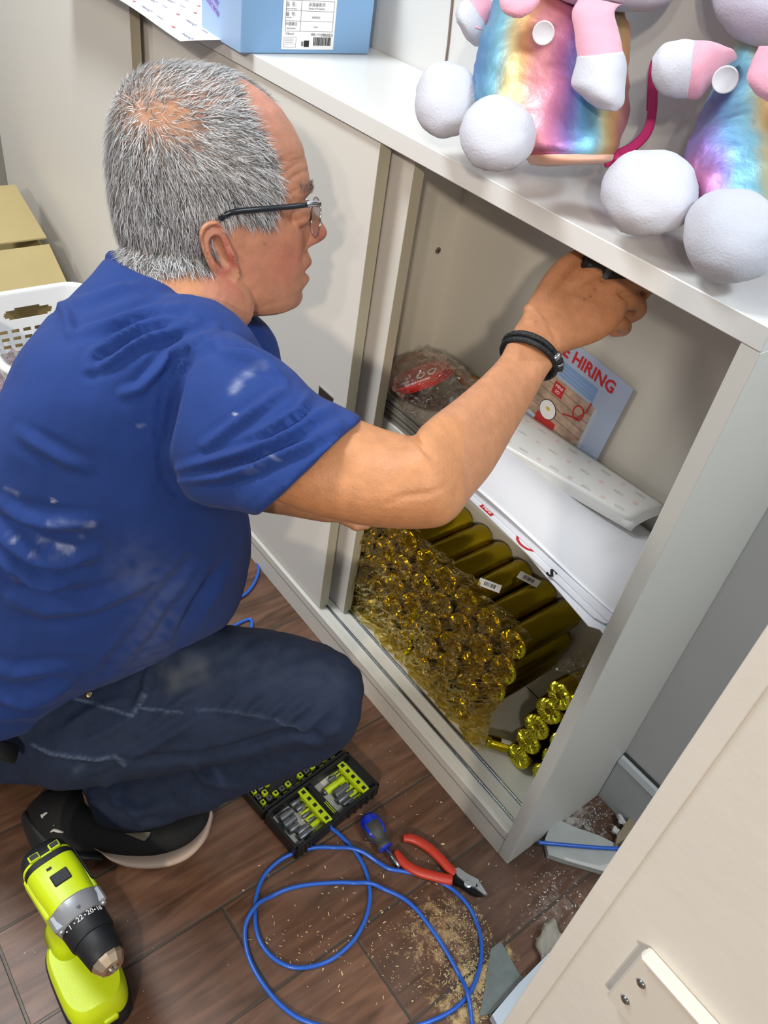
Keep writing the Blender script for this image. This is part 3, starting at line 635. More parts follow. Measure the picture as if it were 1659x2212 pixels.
# ------------------------------------------------------------------ plush toys
plw = mat('plush_white', '#c3c3cd', .9, bump=.35, bscale=420, sheen=.2); plp = mat('plush_pink', '#e09fb2', .9, bump=.35, bscale=420, sheen=.3)
pll = mat('plush_lilac', '#cbc6d6', .9, bump=.35, bscale=420, sheen=.2); peach = mat('dress_lining', '#d9a48c', .45, sheen=.3)
def irid(ph):
    m = bpy.data.materials.new('rainbow_foil_cloth'); m.use_nodes = True; nt = m.node_tree; N = nt.nodes; L = nt.links; b = N['Principled BSDF']
    tc = N.new('ShaderNodeTexCoord'); dt = N.new('ShaderNodeVectorMath'); dt.operation = 'DOT_PRODUCT'; L.new(tc.outputs['Object'], dt.inputs[0]); dt.inputs[1].default_value = (.62, .77, -.10)
    sp = N.new('ShaderNodeMath'); sp.operation = 'ADD'; L.new(dt.outputs['Value'], sp.inputs[0]); sp.inputs[1].default_value = ph
    nz = N.new('ShaderNodeTexNoise'); nz.inputs['Scale'].default_value = 9; L.new(tc.outputs['Object'], nz.inputs['Vector'])
    ad = N.new('ShaderNodeMath'); ad.operation = 'MULTIPLY_ADD'; L.new(sp.outputs[0], ad.inputs[0]); ad.inputs[1].default_value = 10.0
    ml = N.new('ShaderNodeMath'); ml.operation = 'MULTIPLY'; L.new(nz.outputs['Fac'], ml.inputs[0]); ml.inputs[1].default_value = .35; L.new(ml.outputs[0], ad.inputs[2])
    fr = N.new('ShaderNodeMath'); fr.operation = 'FRACT'; L.new(ad.outputs[0], fr.inputs[0])
    rp = N.new('ShaderNodeValToRGB'); L.new(fr.outputs[0], rp.inputs[0]); cr = rp.color_ramp
    cs = ('#d98f9a', '#c0779f', '#8d77b8', '#6f9fc9', '#7fb4c4', '#b9a878', '#d9a06e', '#cf8c8c')
    cr.elements[0].position = 0; cr.elements[0].color = lin(cs[0]); cr.elements[1].position = 1; cr.elements[1].color = lin(cs[0])
    for i in range(1, 8): e = cr.elements.new(i / 8); e.color = lin(cs[i])
    L.new(rp.outputs[0], b.inputs['Base Color']); b.inputs['Metallic'].default_value = .65; b.inputs['Roughness'].default_value = .48
    n2 = N.new('ShaderNodeTexNoise'); n2.inputs['Scale'].default_value = 26; n2.inputs['Detail'].default_value = 6; L.new(tc.outputs['Object'], n2.inputs['Vector'])
    bp = N.new('ShaderNodeBump'); bp.inputs['Strength'].default_value = .8; bp.inputs['Distance'].default_value = .004; L.new(n2.outputs['Fac'], bp.inputs['Height']); L.new(bp.outputs[0], b.inputs['Normal']); return m
def puff(nm, secs, m, parent, n=32, e=2.0, amp=.0015, k=5):
    mb = MB(); vloft(mb, secs, n, k, e); o = obj(nm, mb, m, parent, True)
    c = coords(o.data); nn = normals(o.data)
    for i in range(len(c)):
        p = V(c[i]); c[i] += nn[i] * amp * (noise.noise(p * 40) + .6 * noise.noise(p * 95))
    if len(c): c[:, 2] = np.maximum(c[:, 2], ZT + .0005); c[:, 1] = np.minimum(c[:, 1], WALLY - .002)
    setco(o.data, c); return o
def foot(u, v, ru, rv, d, parent, th=None):
    """stuffed foot: lumpy flattened ball with a curved seam"""
    th = th or 2 * ru * d / F_ * .9; secs = []
    for k in range(13):
        a = -math.pi / 2 + math.pi * k / 12; w = max(math.cos(a), .05) ** .85; y = v + rv * math.sin(a)
        secs.append((u - ru * w, y, u + ru * w, y, d, th * w))
    o = puff('foot', secs, plw, parent, 36, 2.15, .0022, 2)
    c0 = AT(u, v, d); ax = (AT(u, v - rv, d) - c0); toward = (CAM - c0).normalized() * th / 2
    pts = []
    for k in range(13):
        a = -1.35 + 2.7 * k / 12; pts.append(c0 + ax * math.sin(a) * .96 + (toward * .93 + RIGHT * (ru * d / F_) * .22) * math.cos(a))
    return o
def disc_patch(u, v, r, d, parent):
    c = AT(u, v, d); n = (CAM - c).normalized() ; n = (n + V((0, 0, -.15))).normalized()
    mb = MB().lathe([(0, r), (.0012, r), (.0018, r * .93), (.0010, r * .85), (.001, .001)], c, n, 36)
    o = obj('round_patch', mb, mat('patch_white', '#dcdbe2', .8), parent, True); return o
# first toy
P1 = thing('plush_toy', 'plush toy in a shiny rainbow dress, the left one of the two', 'plush toy', tuple(ON(1240, 345, 'z', ZT)))
d1 = .800
dress = puff('dress', [(1085, -60, 1290, -70, .86, .07), (1068, 0, 1330, -10, .855, .10), (1045, 70, 1352, 50, .845, .12), (1030, 130, 1356, 130, .835, .13), (1026, 190, 1354, 200, .828, .13), (1040, 250, 1348, 260, .82, .125), (1080, 305, 1338, 312, .812, .115), (1135, 340, 1318, 338, .808, .09), (1165, 352, 1290, 348, .806, .06)], irid(.07), P1, 48, 2.1, .0035)
puff('dress_hem', [(1125, 334, 1322, 334, .806, .100), (1140, 345, 1318, 345, .806, .102), (1150, 356, 1300, 352, .806, .085), (1190, 359, 1260, 356, .806, .05)], peach, P1, 40, 2.1, .001)
foot(965, 216, 69, 82, .845, P1); foot(1074, 290, 82, 82, .775, P1)
arm = puff('arm', [(1255, -10, 1345, 10, .765, .03), (1238, 20, 1330, 25, .758, .045), (1240, 60, 1333, 60, .752, .048), (1245, 100, 1338, 95, .748, .05), (1250, 130, 1342, 122, .746, .052)], plp, P1)
puff('paw', [(1248, 122, 1341, 114, .7455, .052), (1240, 160, 1349, 150, .744, .056), (1238, 185, 1350, 190, .743, .056), (1262, 212, 1345, 222, .743, .05), (1290, 235, 1330, 240, .744, .03)], plw, arm)
arm = puff('arm', [(1010, -20, 1080, 10, .87, .03), (1018, 5, 1066, 48, .87, .045), (1012, 30, 1055, 62, .87, .05), (1010, 55, 1052, 68, .87, .05)], plp, P1)
puff('paw', [(1010, -4, 1062, 70, .869, .048), (996, 10, 1048, 92, .868, .05), (988, 32, 1026, 96, .868, .045), (988, 50, 1010, 88, .868, .025)], plw, arm)
puff('bib', [(1078, -20, 1170, -20, .775, .02), (1080, 5, 1165, 5, .772, .026), (1090, 28, 1150, 28, .772, .022), (1110, 40, 1130, 40, .773, .01)], plp, P1)
disc_patch(1174, 71, .0102, .763, P1)
puff('head', [(1215, -330, 1330, -330, .82, .05), (1130, -290, 1450, -290, .82, .15), (1095, -210, 1500, -210, .82, .17), (1100, -120, 1500, -120, .82, .18), (1150, -40, 1475, -40, .82, .17), (1215, 5, 1440, 5, .82, .13), (1290, 26, 1400, 26, .82, .05)], pll, P1, 40, 2.1)
# magenta drawstring of the toy backpack
mag = mat('magenta_cord', '#d6337f', .55, bump=.3, bscale=300)
def ribbon(pts, r): 
    return MB().tube(spline([AT(*p) for p in pts], 6), r, 8, flat=.35)
obj('strap', ribbon([(1478, -60, .93), (1474, 20, .925), (1448, 80, .92), (1425, 130, .915), (1412, 180, .91), (1410, 230, .905), (1400, 280, .9), (1370, 315, .893), (1330, 335, .885)], .0055), mag, P1, True)
obj('strap', ribbon([(1460, -60, .935), (1462, 0, .93), (1440, 60, .925), (1420, 110, .92), (1408, 150, .915), (1404, 200, .91), (1402, 240, .907)], .0035), mag, P1, True)
obj('cord_knot', MB().ball(AT(1325, 338, .878), .009, 3, (1.2, .8, .8)).tube([AT(1325, 338, .878), AT(1318, 352, .872), AT(1310, 356, .868)], .003, 8), mag, P1, True)
# second toy
P2 = thing('plush_toy', 'plush toy in a shiny rainbow dress cut off by the right edge of the photo', 'plush toy', tuple(ON(1620, 480, 'z', ZT) + V((0, .03, 0))))
puff('dress', [(1612, 60, 1800, 60, .80, .06), (1585, 120, 1830, 120, .795, .10), (1548, 190, 1850, 190, .785, .12), (1515, 255, 1860, 260, .775, .13), (1490, 320, 1860, 330, .765, .135), (1480, 390, 1850, 400, .755, .13), (1490, 450, 1820, 460, .748, .12), (1530, 495, 1780, 500, .742, .09), (1570, 515, 1740, 515, .74, .06)], irid(.35), P2, 48, 2.1, .0035)
puff('dress_hem', [(1490, 455, 1810, 470, .742, .115), (1500, 478, 1800, 488, .740, .115), (1540, 500, 1770, 505, .738, .09)], peach, P2, 40, 2.1, .001)
foot(1401, 416, 101, 94, .735, P2, .078); foot(1582, 510, 100, 103, .690, P2, .074)
arm = puff('arm', [(1592, 128, 1545, 158, .775, .02), (1574, 114, 1530, 188, .766, .04), (1535, 101, 1508, 205, .757, .05), (1492, 98, 1480, 203, .755, .05)], plp, P2)
puff('paw', [(1500, 98, 1485, 204, .755, .05), (1465, 97, 1455, 204, .754, .052), (1430, 108, 1425, 195, .754, .046), (1408, 130, 1408, 170, .755, .03)], plw, arm)
puff('bib', [(1640, 100, 1760, 100, .70, .02), (1622, 140, 1745, 140, .70, .028), (1614, 170, 1730, 170, .70, .03), (1630, 200, 1720, 205, .70, .026), (1655, 220, 1700, 222, .70, .01)], plp, P2)
disc_patch(1567, 172, .0112, .722, P2)
puff('head', [(1620, -240, 1860, -240, .78, .10), (1560, -150, 1900, -150, .78, .16), (1545, -60, 1920, -60, .78, .17), (1553, 10, 1910, 10, .78, .17), (1580, 60, 1880, 60, .78, .15), (1625, 100, 1840, 100, .78, .11), (1680, 118, 1800, 118, .78, .05)], pll, P2, 40, 2.1)
# ------------------------------------------------------------------ floor, far left: cardboard box and basket
card = mat('cardboard', '#b3a273', .8, bump=.12, bscale=60, var=.04, vscale=12); card2 = mat('cardboard_inner', '#9c8c66', .85)
def at_y(u, v, y): return ON(u, v, 'y', y)
t = thing('cardboard_box', 'tan cardboard box with an open flap in front of the far left door', 'box', (-1.80, -0.20, 0))
hr, tr_, br_ = at_y(106, 527, -.05), at_y(33, 403, -.05), at_y(152, 626, -.05)
mb = MB(); x1_, x0_, zt = hr.x - .008, hr.x - .46, hr.z - .010
for a in ((x0_, x1_, -.062, -.058), (x0_, x1_, -.414, -.410), (x1_ - .004, x1_, -.410, -.062), (x0_, x0_ + .004, -.410, -.062)): mb.box(a[0], a[1], a[2], a[3], .0005, zt)
mb.box(x0_ + .004, x1_ - .004, -.410, -.062, .0005, .005)
obj('carton', mb, card, t)
dn = V((0, -.37, 0)); h2 = hr + V((-.012, 0, .008))
obj('flap', MB().prism([h2, tr_ + V((0, 0, .002)), tr_ + dn, h2 + dn], V((0, 0, .0035))), card, t)
obj('flap', MB().prism([hr, br_, br_ + dn, hr + dn], V((-.001, 0, -.0035))), card, t)

# white laundry basket with slotted sides
wpl = mat('basket_plastic', '#e8eaec', .35)
def basket():
    zr = 0.300; p1, p2, p3 = ON(0, 640, 'z', zr), ON(180, 617, 'z', zr), ON(16, 795, 'z', zr)
    ex = V((1, 0, 0)); cx0, cx1 = p1.x - .0, -1.155; cy0, cy1 = -.305, -.045
    t = thing('laundry_basket', 'white slotted plastic basket on the floor between box and man', 'basket', ((cx0 + cx1) / 2, (cy0 + cy1) / 2, 0))
    cx, cy, hx, hy = (cx0 + cx1) / 2, (cy0 + cy1) / 2, (cx1 - cx0) / 2, (cy1 - cy0) / 2
    # perimeter as rounded rectangle, unrolled
    def per(s, k):
        # s in 0..1 around, k scale for taper
        a, b, r = hx * k, hy * k, .05
        segs = [(2 * (a - r), 0), (math.pi / 2 * r, 1), (2 * (b - r), 2), (math.pi / 2 * r, 3), (2 * (a - r), 4), (math.pi / 2 * r, 5), (2 * (b - r), 6), (math.pi / 2 * r, 7)]
        T = sum(x[0] for x in segs); q = (s % 1) * T
        for ln, i in segs:
            if q <= ln or i == 7: break
            q -= ln
        if i == 0: return (-a + r + q, b)
        if i == 1: th = math.pi / 2 - q / r; return (a - r + r * math.cos(th), b - r + r * math.sin(th))
        if i == 2: return (a, b - r - q)
        if i == 3: th = -q / r; return (a - r + r * math.cos(th), -b + r + r * math.sin(th))
        if i == 4: return (a - r - q, -b)
        if i == 5: th = -math.pi / 2 - q / r; return (-a + r + r * math.cos(th), -b + r + r * math.sin(th))
        if i == 6: return (-a, -b + r + q)
        th = math.pi - q / r; return (-a + r + r * math.cos(th), b - r + r * math.sin(th))
    NS, NZ = 480, 68; zs = [0.004 + (zr - .004) * j / NZ for j in range(NZ + 1)]
    bm = bmesh.new(); g = []
    for i in range(NS):
        col = []
        for z in zs:
            k = .82 + .18 * z / zr; x, y = per(i / NS, k); col.append(bm.verts.new((cx + x, cy + y, z)))
        g.append(col)
    q1 = 2 * (hx - .05); T = 4 * (hx - .05) + 4 * (hy - .05) + 2 * math.pi * .05
    mid = (2 * (hx - .05) + math.pi / 2 * .05 + (hy - .05)) / T      # middle of the +x end
    mid2 = (mid + .5) % 1
    def hole(i, j):
        s = (i + .5) / NS; z = (zs[j] + zs[j + 1]) / 2
        ds = min(abs((s - mm + .5) % 1 - .5) * T for mm in (mid, mid2))
        if z > zr - .075:
            return ((ds / .055) ** 2.6 + (abs(z - (zr - .045)) / .0135) ** 2.2) < 1 if ds < .07 else (z < zr - .045 and j // 2 % 2 == 0 and i // 2 % 6 not in (0, 1) if ds > .085 else False)
        return z > .03 and j // 2 % 2 == 0 and i // 2 % 6 not in (0, 1)
    for i in range(NS):
        for j in range(NZ):
            if not hole(i, j): bm.faces.new((g[i][j], g[(i + 1) % NS][j], g[(i + 1) % NS][j + 1], g[i][j + 1]))
    bm.faces.new([g[i][0] for i in range(NS)])
    bmesh.ops.recalc_face_normals(bm, faces=bm.faces); bmesh.ops.solidify(bm, geom=bm.faces[:], thickness=.0022)
    me = bpy.data.meshes.new('slotted_body'); bm.to_mesh(me); bm.free(); me.materials.append(wpl); link('slotted_body', me, t)
    pts = []
    for i in range(81): x, y = per(i / 80, 1.012); pts.append((cx + x, cy + y, zr + .001))
    mb = MB(); rings = []
    for i in range(80):
        p = V(pts[i]); tn = (V(pts[(i + 1) % 80]) - V(pts[i - 1])).normalized(); o_ = V((tn.y, -tn.x, 0)) * -1
        rings.append([p + o_ * a + V((0, 0, b)) for a, b in ((-.004, -.004), (.010, -.010), (.013, -.006), (.012, .002), (.004, .006), (-.003, .004))])
    rings.append(rings[0]); mb.loft(rings, False); obj('rim', mb, wpl, t, True)
    return cx, cy, zr
bcx, bcy, bzr = basket()
mb = MB().ball(ON(22, 800, 'z', .26) + V((-.03, .02, -.05)), 1, 5, (.085, .07, .05)); o = obj('plastic_bag', mb, film_mat('clear_film_pink', '#efe0e8', .35, 50, 1.0), None, True)
crumple(o, .02, 24, 9); tag(o, 'crumpled clear bag lying inside the white basket', 'plastic bag')

# ------------------------------------------------------------------ blue cable
bluec = mat('cable_blue', '#2b66cf', .32, coat=.2)
def c7(x, y): return (500 + x / 2.765, 1580 + y / 2.765)
def cable(pts, z=.0032, r=.0031): return spline([ON(u, v, 'z', z) for u, v in pts], 6)
main = [c7(*q) for q in ((560, 545), (590, 572), (640, 612), (710, 682), (760, 750), (800, 830), (825, 930), (825, 1020), (800, 1120), (750, 1220), (690, 1290), (600, 1360), (500, 1400), (400, 1412), (320, 1395), (240, 1345), (180, 1270), (148, 1180), (140, 1080), (150, 980), (185, 880), (240, 810), (320, 750), (420, 710), (520, 692), (620, 695), (720, 712), (800, 740), (880, 785), (940, 820), (1040, 838), (1150, 862), (1250, 900), (1340, 960), (1420, 1050), (1470, 1160), (1493, 1270), (1485, 1400), (1440, 1530), (1370, 1625), (1280, 1690), (1180, 1735), (1080, 1770), (900, 1850), (700, 1830), (580, 1775), (470, 1740), (380, 1700), (280, 1620), (190, 1510), (125, 1400), (90, 1300), (80, 1200), (100, 1120), (160, 1040), (240, 985), (340, 940), (460, 915), (580, 905), (700, 903), (830, 920), (930, 950), (1030, 1000), (1110, 1070), (1180, 1160), (1250, 1260), (1320, 1380), (1380, 1500), (1410, 1600), (1430, 1700), (1440, 1760), (1442, 1850), (1440, 1980))]
P = cable(main)
# lift one strand over another where they cross
for i in range(len(P)):
    for j in range(i + 14):
        if abs(i - j) > 25 and j < len(P) and j < i:
            dd = (P[i].xy - P[j].xy).length
            if dd < .022: P[i].z = max(P[i].z, .0032 + .0066 * (1 - (dd / .022) ** 2) ** 1.5 if P[j].z < .005 else P[i].z)
tag(obj('cable', MB().tube(P, .0031, 12), bluec, None, True), 'bright blue cable coiled in loops on the floor in front of the bit case', 'cable')
P = cable([(1163, 1820), (1185, 1822), (1230, 1826), (1290, 1831), (1340, 1833), (1400, 1832), (1460, 1825)], .018)
tag(obj('cable', MB().tube(P, .0031, 12), bluec, None, True), 'short run of blue cable crossing the broken plasterboard piece', 'cable')
P = cable([(380, 1395), (470, 1370), (505, 1352), (530, 1340), (541, 1338), (544, 1346), (540, 1365), (520, 1420), (480, 1440)])
P2 = cable([(400, 1290), (450, 1300), (500, 1296), (528, 1285), (548, 1262), (558, 1235), (555, 1210), (540, 1190), (520, 1178), (480, 1168), (430, 1165)])
tag(obj('cable', MB().tube(P2, .0031, 12), bluec, None, True), 'arc of blue cable on the floor beside the plinth, behind the man', 'cable')
tag(obj('cable', MB().tube(P, .0031, 12), bluec, None, True), 'small bend of blue cable peeking out above the jeans', 'cable')

# ------------------------------------------------------------------ side cutters
rubr = mat('handle_red', '#c23a28', .38); forg = mat('forged_steel', '#c6cbcf', .35, .6); forgd = mat('black_steel', '#202124', .4, .6)
t = thing('side_cutters', 'red handled side cutting pliers lying open near the plinth corner', 'pliers', tuple(ON(960, 1880, 'z', 0)))
def z0(x, y, z): u, v = c7(x, y); return ON(u, v, 'z', z)
def grip(pts, rs): return MB().tube(spline([z0(x, y, .0085) for x, y in pts], 5), [rs[0] + (rs[1] - rs[0]) * min(1, i / 6) if i < 6 else rs[1] + (rs[2] - rs[1]) * i / (5 * (len(pts) - 1)) for i in range(5 * (len(pts) - 1) + 1)], 14, flat=.75)
obj('handle', grip([(1025, 638), (1065, 637), (1110, 652), (1180, 695), (1245, 755), (1295, 812), (1338, 850)], (.0055, .0078, .0072)), rubr, t, True)
obj('handle', grip([(982, 715), (1008, 757), (1050, 800), (1120, 838), (1200, 862), (1265, 878), (1318, 888)], (.0045, .0070, .0082)), rubr, t, True)
mb = MB(); mb.prism([z0(x, y, .0045) for x, y in ((1325, 838), (1348, 828), (1400, 865), (1468, 900), (1480, 930), (1460, 945), (1420, 940), (1388, 915), (1345, 880))], (0, 0, .009))
o = obj('jaw', mb, forg, t); angle_smooth(o)
mb = MB(); mb.prism([z0(x, y, .0035) for x, y in ((1310, 870), (1345, 872), (1392, 905), (1430, 950), (1465, 968), (1510, 985), (1470, 992), (1430, 978), (1375, 940), (1325, 912))], (0, 0, .0075))
obj('jaw', mb, forgd, t)
mb = MB(); mb.prism([z0(x, y, .009) for x, y in ((1460, 905), (1482, 912), (1525, 982), (1500, 978), (1455, 940))], (0, 0, .0045)); obj('cutting_edge', mb, forg, t)
obj('rivet', MB().lathe([(0, .0062), (.0022, .006), (.003, .004)], z0(1412, 912, .0125), (0, 0, 1), 24), forg, t)

# ------------------------------------------------------------------ stubby screwdriver
t = thing('stubby_screwdriver', 'stubby screwdriver with blue and dark grey grip by the bit case', 'screwdriver', tuple(ON(830, 1815, 'z', 0)))
A, B, Cc = z0(815, 525, .0165), z0(920, 695, .0145), z0(1005, 812, .0075)
ax = (B - A).normalized(); Ln = (B - A).length
bl = mat('grip_blue', '#1a35c4', .3, coat=.3); dg = mat('grip_grey', '#45453f', .6)
obj('grip_core', MB().lathe([(-.008, .004), (-.005, .011), (.001, .0152), (.010, .0162), (.020, .0155)], A, ax, 28), bl, t, True)
obj('grip_sleeve', MB().lathe([(.0095, .0158), (.011, .0168), (.024, .0168), (.030, .0145), (Ln * .68, .0105), (Ln * .82, .0108), (Ln * .93, .0125), (Ln * .99, .0118)], A, ax, 28), dg, t, True)
for k in range(4):
    a = k * math.pi / 2 + .9; s1 = V((0, 0, 1)); s1 = (s1 - ax * s1.dot(ax)).normalized(); s2 = ax.cross(s1); dirn = s1 * math.cos(a) + s2 * math.sin(a)
    obj('blue_inlay', MB().tube([A + ax * .006 + dirn * .0150, A + ax * .022 + dirn * .0152, A + ax * .033 + dirn * .0125], [.004, .0046, .002], 8, flat=.6), bl, t, True)
obj('collar', MB().lathe([(Ln * .97, .0118), (Ln * 1.02, .0105), (Ln * 1.03, .004)], A, ax, 24), bl, t, True)
obj('shaft', MB().lathe([(0, .0033), ((Cc - B).length * .8, .0032), ((Cc - B).length * .95, .0024), ((Cc - B).length, .0008)], B, (Cc - B), 16), alu, t, True)

# ------------------------------------------------------------------ drill driver standing on its battery
lime = mat('lime_plastic', '#c9de12', .38, bump=.05, bscale=500); blk = mat('black_rubber', '#15181d', .55, bump=.08, bscale=500); gry = mat('gear_case_grey', '#8f9197', .35, .25)
dx, dy = -.228, -.567
t = thing('drill_driver', 'lime green and black cordless drill standing on its battery', 'drill', (dx, dy, 0))
ZB = .158
ax0 = ON(90, 1850, 'z', ZB); ax1 = ON(248, 2098, 'z', ZB); ax_ = ax1 - ax0; LL = ax_.length; ax_ = ax_.normalized()
sd = V((0, 0, 1)).cross(ax_).normalized()       # towards +y
Md = Matrix([[ax_[i], sd[i], (0, 0, 1)[i], ax0[i]] for i in range(3)] + [[0, 0, 0, 1]])
def drings(prof, n=32, e=2.3):
    out = []
    for x, ry, rz in prof:
        r = []
        for k in range(n):
            a = 2 * math.pi * k / n; c_, s_ = math.cos(a), math.sin(a)
            r.append(Md @ V((x, ry * math.copysign(abs(c_) ** (2 / e), c_), rz * math.copysign(abs(s_) ** (2 / e), s_))))
        out.append(r)
    return out
o = obj('motor_housing', MB().loft(drings([(LL * .06, .0285, .031), (LL * .10, .0305, .033), (LL * .28, .0305, .033), (LL * .40, .029, .032), (LL * .475, .0285, .031)], 36, 3.2)), lime, t); angle_smooth(o, 25)
o = obj('rear_cap', MB().loft(drings([(-.006, .012, .014), (-.003, .022, .024), (.004, .0275, .030), (LL * .08, .0300, .0325), (LL * .155, .0309, .0338), (LL * .158, .0300, .033)], 36, 3.2)), blk, t); angle_smooth(o, 30)
for yy in (-.012, .013):
    pv = obj('vent_slot', MB().box(LL * .055, LL * .105, yy - .0065, yy + .0065, .031, .0355, .001, Md), lime, t)
    obj('slot_hole', MB().box(LL * .064, LL * .096, yy - .0048, yy + .0048, .035, .0362, 0, Md), blk, pv)
obj('gear_window', MB().box(LL * .265, LL * .355, -.0095, .0115, .030, .0343, .0012, Md), blk, t)
obj('shift_notch', MB().box(LL * .205, LL * .222, -.008, -.002, .031, .0338, 0, Md), blk, t)
for yy in (-.0295, .0295):
    obj('side_rib', MB().box(LL * .12, LL * .46, yy - .003, yy + .003, -.008, .012, .002, Md), lime, t)
obj('side_badge', MB().box(LL * .10, LL * .40, .0302, .0335, .0, .014, .002, Md), blk, t)
o = obj('gear_case', MB().loft(drings([(LL * .465, .0290, .0315), (LL * .475, .0300, .0325), (LL * .53, .0298, .0320), (LL * .60, .0270, .0285), (LL * .605, .0265, .027)], 36, 2.6)), gry, t); angle_smooth(o, 25)
for yy in (-.026, .026):
    g_ = obj('gear_case_lug', MB().box(LL * .475, LL * .60, yy - .006, yy + .006, .010, .021, .0025, Md), gry, t)
    obj('screw', MB().lathe([(0, .0032), (.002, .003)], Md @ V((LL * .60, yy, .0155)), tuple(ax_), 14), forg, g_)
tm = obj('arrow_mark', MB().prism([Md @ V((LL * .555, -.0025, .0318)), Md @ V((LL * .555, .0025, .0318)), Md @ V((LL * .575, 0, .0310))], (0, 0, .0003)), mat('mark_dark', '#55585e', .5), t)
cl = obj('clutch_ring', MB().loft(drings([(LL * .600, .0262, .0262), (LL * .605, .0272, .0272), (LL * .64, .0268, .0268), (LL * .72, .0262, .0262), (LL * .735, .0252, .0252), (LL * .738, .0238, .0238)], 40, 2)), blk, t); angle_smooth(cl, 30)
for k, (a, s_) in enumerate(((-52, '·'), (-38, '1'), (-25, '·'), (-10, '22'), (4, '·'), (17, '20'), (30, '·'), (43, '18'))):
    ar = math.radians(a); nrm = Md.to_3x3() @ V((0, math.sin(ar), math.cos(ar))); tg = Md.to_3x3() @ V((0, math.cos(ar), -math.sin(ar)))
    pos = Md @ V((LL * .625, math.sin(ar) * .0274, math.cos(ar) * .0274))
    if s_ == '·': obj('dial_dot', MB().ball(pos, .0011, 1), white, cl)
    else: text('dial_number', s_, .0085, white, cl, pos, tg * 1, Md.col[0].xyz * -1, .0002)
obj('chuck_sleeve', MB().loft(drings([(LL * .73, .0235, .0235), (LL * .74, .0238, .0238), (LL * .80, .0225, .0225), (LL * .90, .0205, .0205), (LL * .905, .0195, .0195)], 36, 2)), blk, t, True)
ch = obj('chuck', MB().loft(drings([(LL * .900, .0196, .0196), (LL * .93, .0190, .0190), (LL * .975, .0140, .0140), (LL * .985, .0105, .0105), (LL * .98, .0070, .0070), (LL * .95, .0060, .0060)], 12, 2)), mat('chuck_metal', '#e0cbb0', .25, .9), t); angle_smooth(ch, 20)
for k in range(3):
    a = k * 2.1 + .4; obj('jaw', MB().tube([Md @ V((LL * .95, .004 * math.cos(a), .004 * math.sin(a))), Md @ V((LL * .99, .0028 * math.cos(a), .0028 * math.sin(a)))], .0024, 6), forg, ch)
# handle and foot
def hring(x0_, x1_, wy, z, n=28, e=3.0):
    cxx, hx = (x0_ + x1_) / 2, (x1_ - x0_) / 2; r = []
    for k in range(n):
        a = 2 * math.pi * k / n; c_, s_ = math.cos(a), math.sin(a)
        r.append(V((cxx + hx * math.copysign(abs(c_) ** (2 / e), c_), dy0 + wy * math.copysign(abs(s_) ** (2 / e), s_), z)))
    return r
dy0 = ax0.y - .000
hx0 = ax0.x
obj('handle', MB().loft([hring(hx0 + .040, hx0 + .088, .021, .140), hring(hx0 + .038, hx0 + .082, .020, .12), hring(hx0 + .034, hx0 + .078, .019, .09), hring(hx0 + .036, hx0 + .084, .023, .070), hring(hx0 + .03, hx0 + .100, .029, .055)]), lime, t, True)
obj('trigger', MB().loft([hring(hx0 + .078, hx0 + .096, .009, .133, e=2.2), hring(hx0 + .074, hx0 + .092, .010, .115, e=2.2), hring(hx0 + .072, hx0 + .085, .009, .100, e=2.2)]), blk, t, True)
fx0 = ON(108, 2030, 'z', .055).x; fx1 = ON(262, 2150, 'z', .045).x + .012
o = obj('foot_housing', MB().loft([hring(fx0 + .004, fx1 - .012, .034, .060, 36, 3.4), hring(fx0, fx1 - .006, .037, .054, 36, 3.4), hring(fx0 - .002, fx1, .0385, .044, 36, 3.4), hring(fx0 - .002, fx1 + .002, .0385, .034, 36, 3.4)]), lime, t); angle_smooth(o, 30)
bt_ = obj('battery', MB().loft([hring(fx0 - .004, fx1 + .002, .0385, .034, 36, 3.8), hring(fx0 - .006, fx1 + .006, .0400, .028, 36, 3.8), hring(fx0 - .006, fx1 + .006, .0400, .006, 36, 3.8), hring(fx0 - .002, fx1 + .002, .037, .0006, 36, 3.8)]), blk, t); angle_smooth(bt_, 30)
obj('release_tab', MB().box(fx1 - .002, fx1 + .005, dy0 - .004, dy0 + .014, .030, .040, .0015), lime, t)

# ------------------------------------------------------------------ driver bit case, lying open
kc = ON(572, 1755, 'z', .03); kr = ON(640, 1838, 'z', .03); kt = ON(748, 1620, 'z', .03)
ang = math.atan2((kr - kc).y, (kr - kc).x); kw = (kr - kc).length; kl = (kt - kc).length
ang = (math.atan2((kt - kc).y, (kt - kc).x) - math.pi / 2 + ang) / 2
t = thing('bit_case', 'open black case of lime racks with driver bits and sockets', 'bit case', (kc.x, kc.y, 0.0006), ang)
Mk = Matrix.Translation((kc.x, kc.y, 0.0006)) @ Matrix.Rotation(ang, 4, 'Z')
kblk = mat('case_black', '#1b1c1d', .45, bump=.05, bscale=600); klbl = mat('case_liner', '#ddd6c6', .6)
def K(x0_, x1_, y0_, y1_, z0_, z1_, bev=0, mb=None): return (mb or MB()).box(x0_, x1_, y0_, y1_, z0_, z1_, bev, Mk)
w = .0045
mb = MB()
for b_ in ((0, kw, 0, w), (0, kw, kl - w, kl), (0, w, 0, kl), (kw - w, kw, 0, kl * .40), (kw - w, kw, kl * .50, kl), ): K(b_[0], b_[1], b_[2], b_[3], 0, .030, .0008, mb)
K(w, kw - w, w, kl - w, 0, .004, 0, mb); K(kw - .010, kw, kl * .44, kl * .52, 0, .027, .001, mb); K(w, kw - w, kl * .475, kl * .525, .004, .024, .001, mb)
for k in range(9): 
    y = kl * (.06 + k * .045) if k < 4 else kl * (.62 + (k - 4) * .075); K(kw - .001, kw + .002, y, y + .004, 0, .024, .0005, mb)
tray = obj('tray', mb, kblk, t)
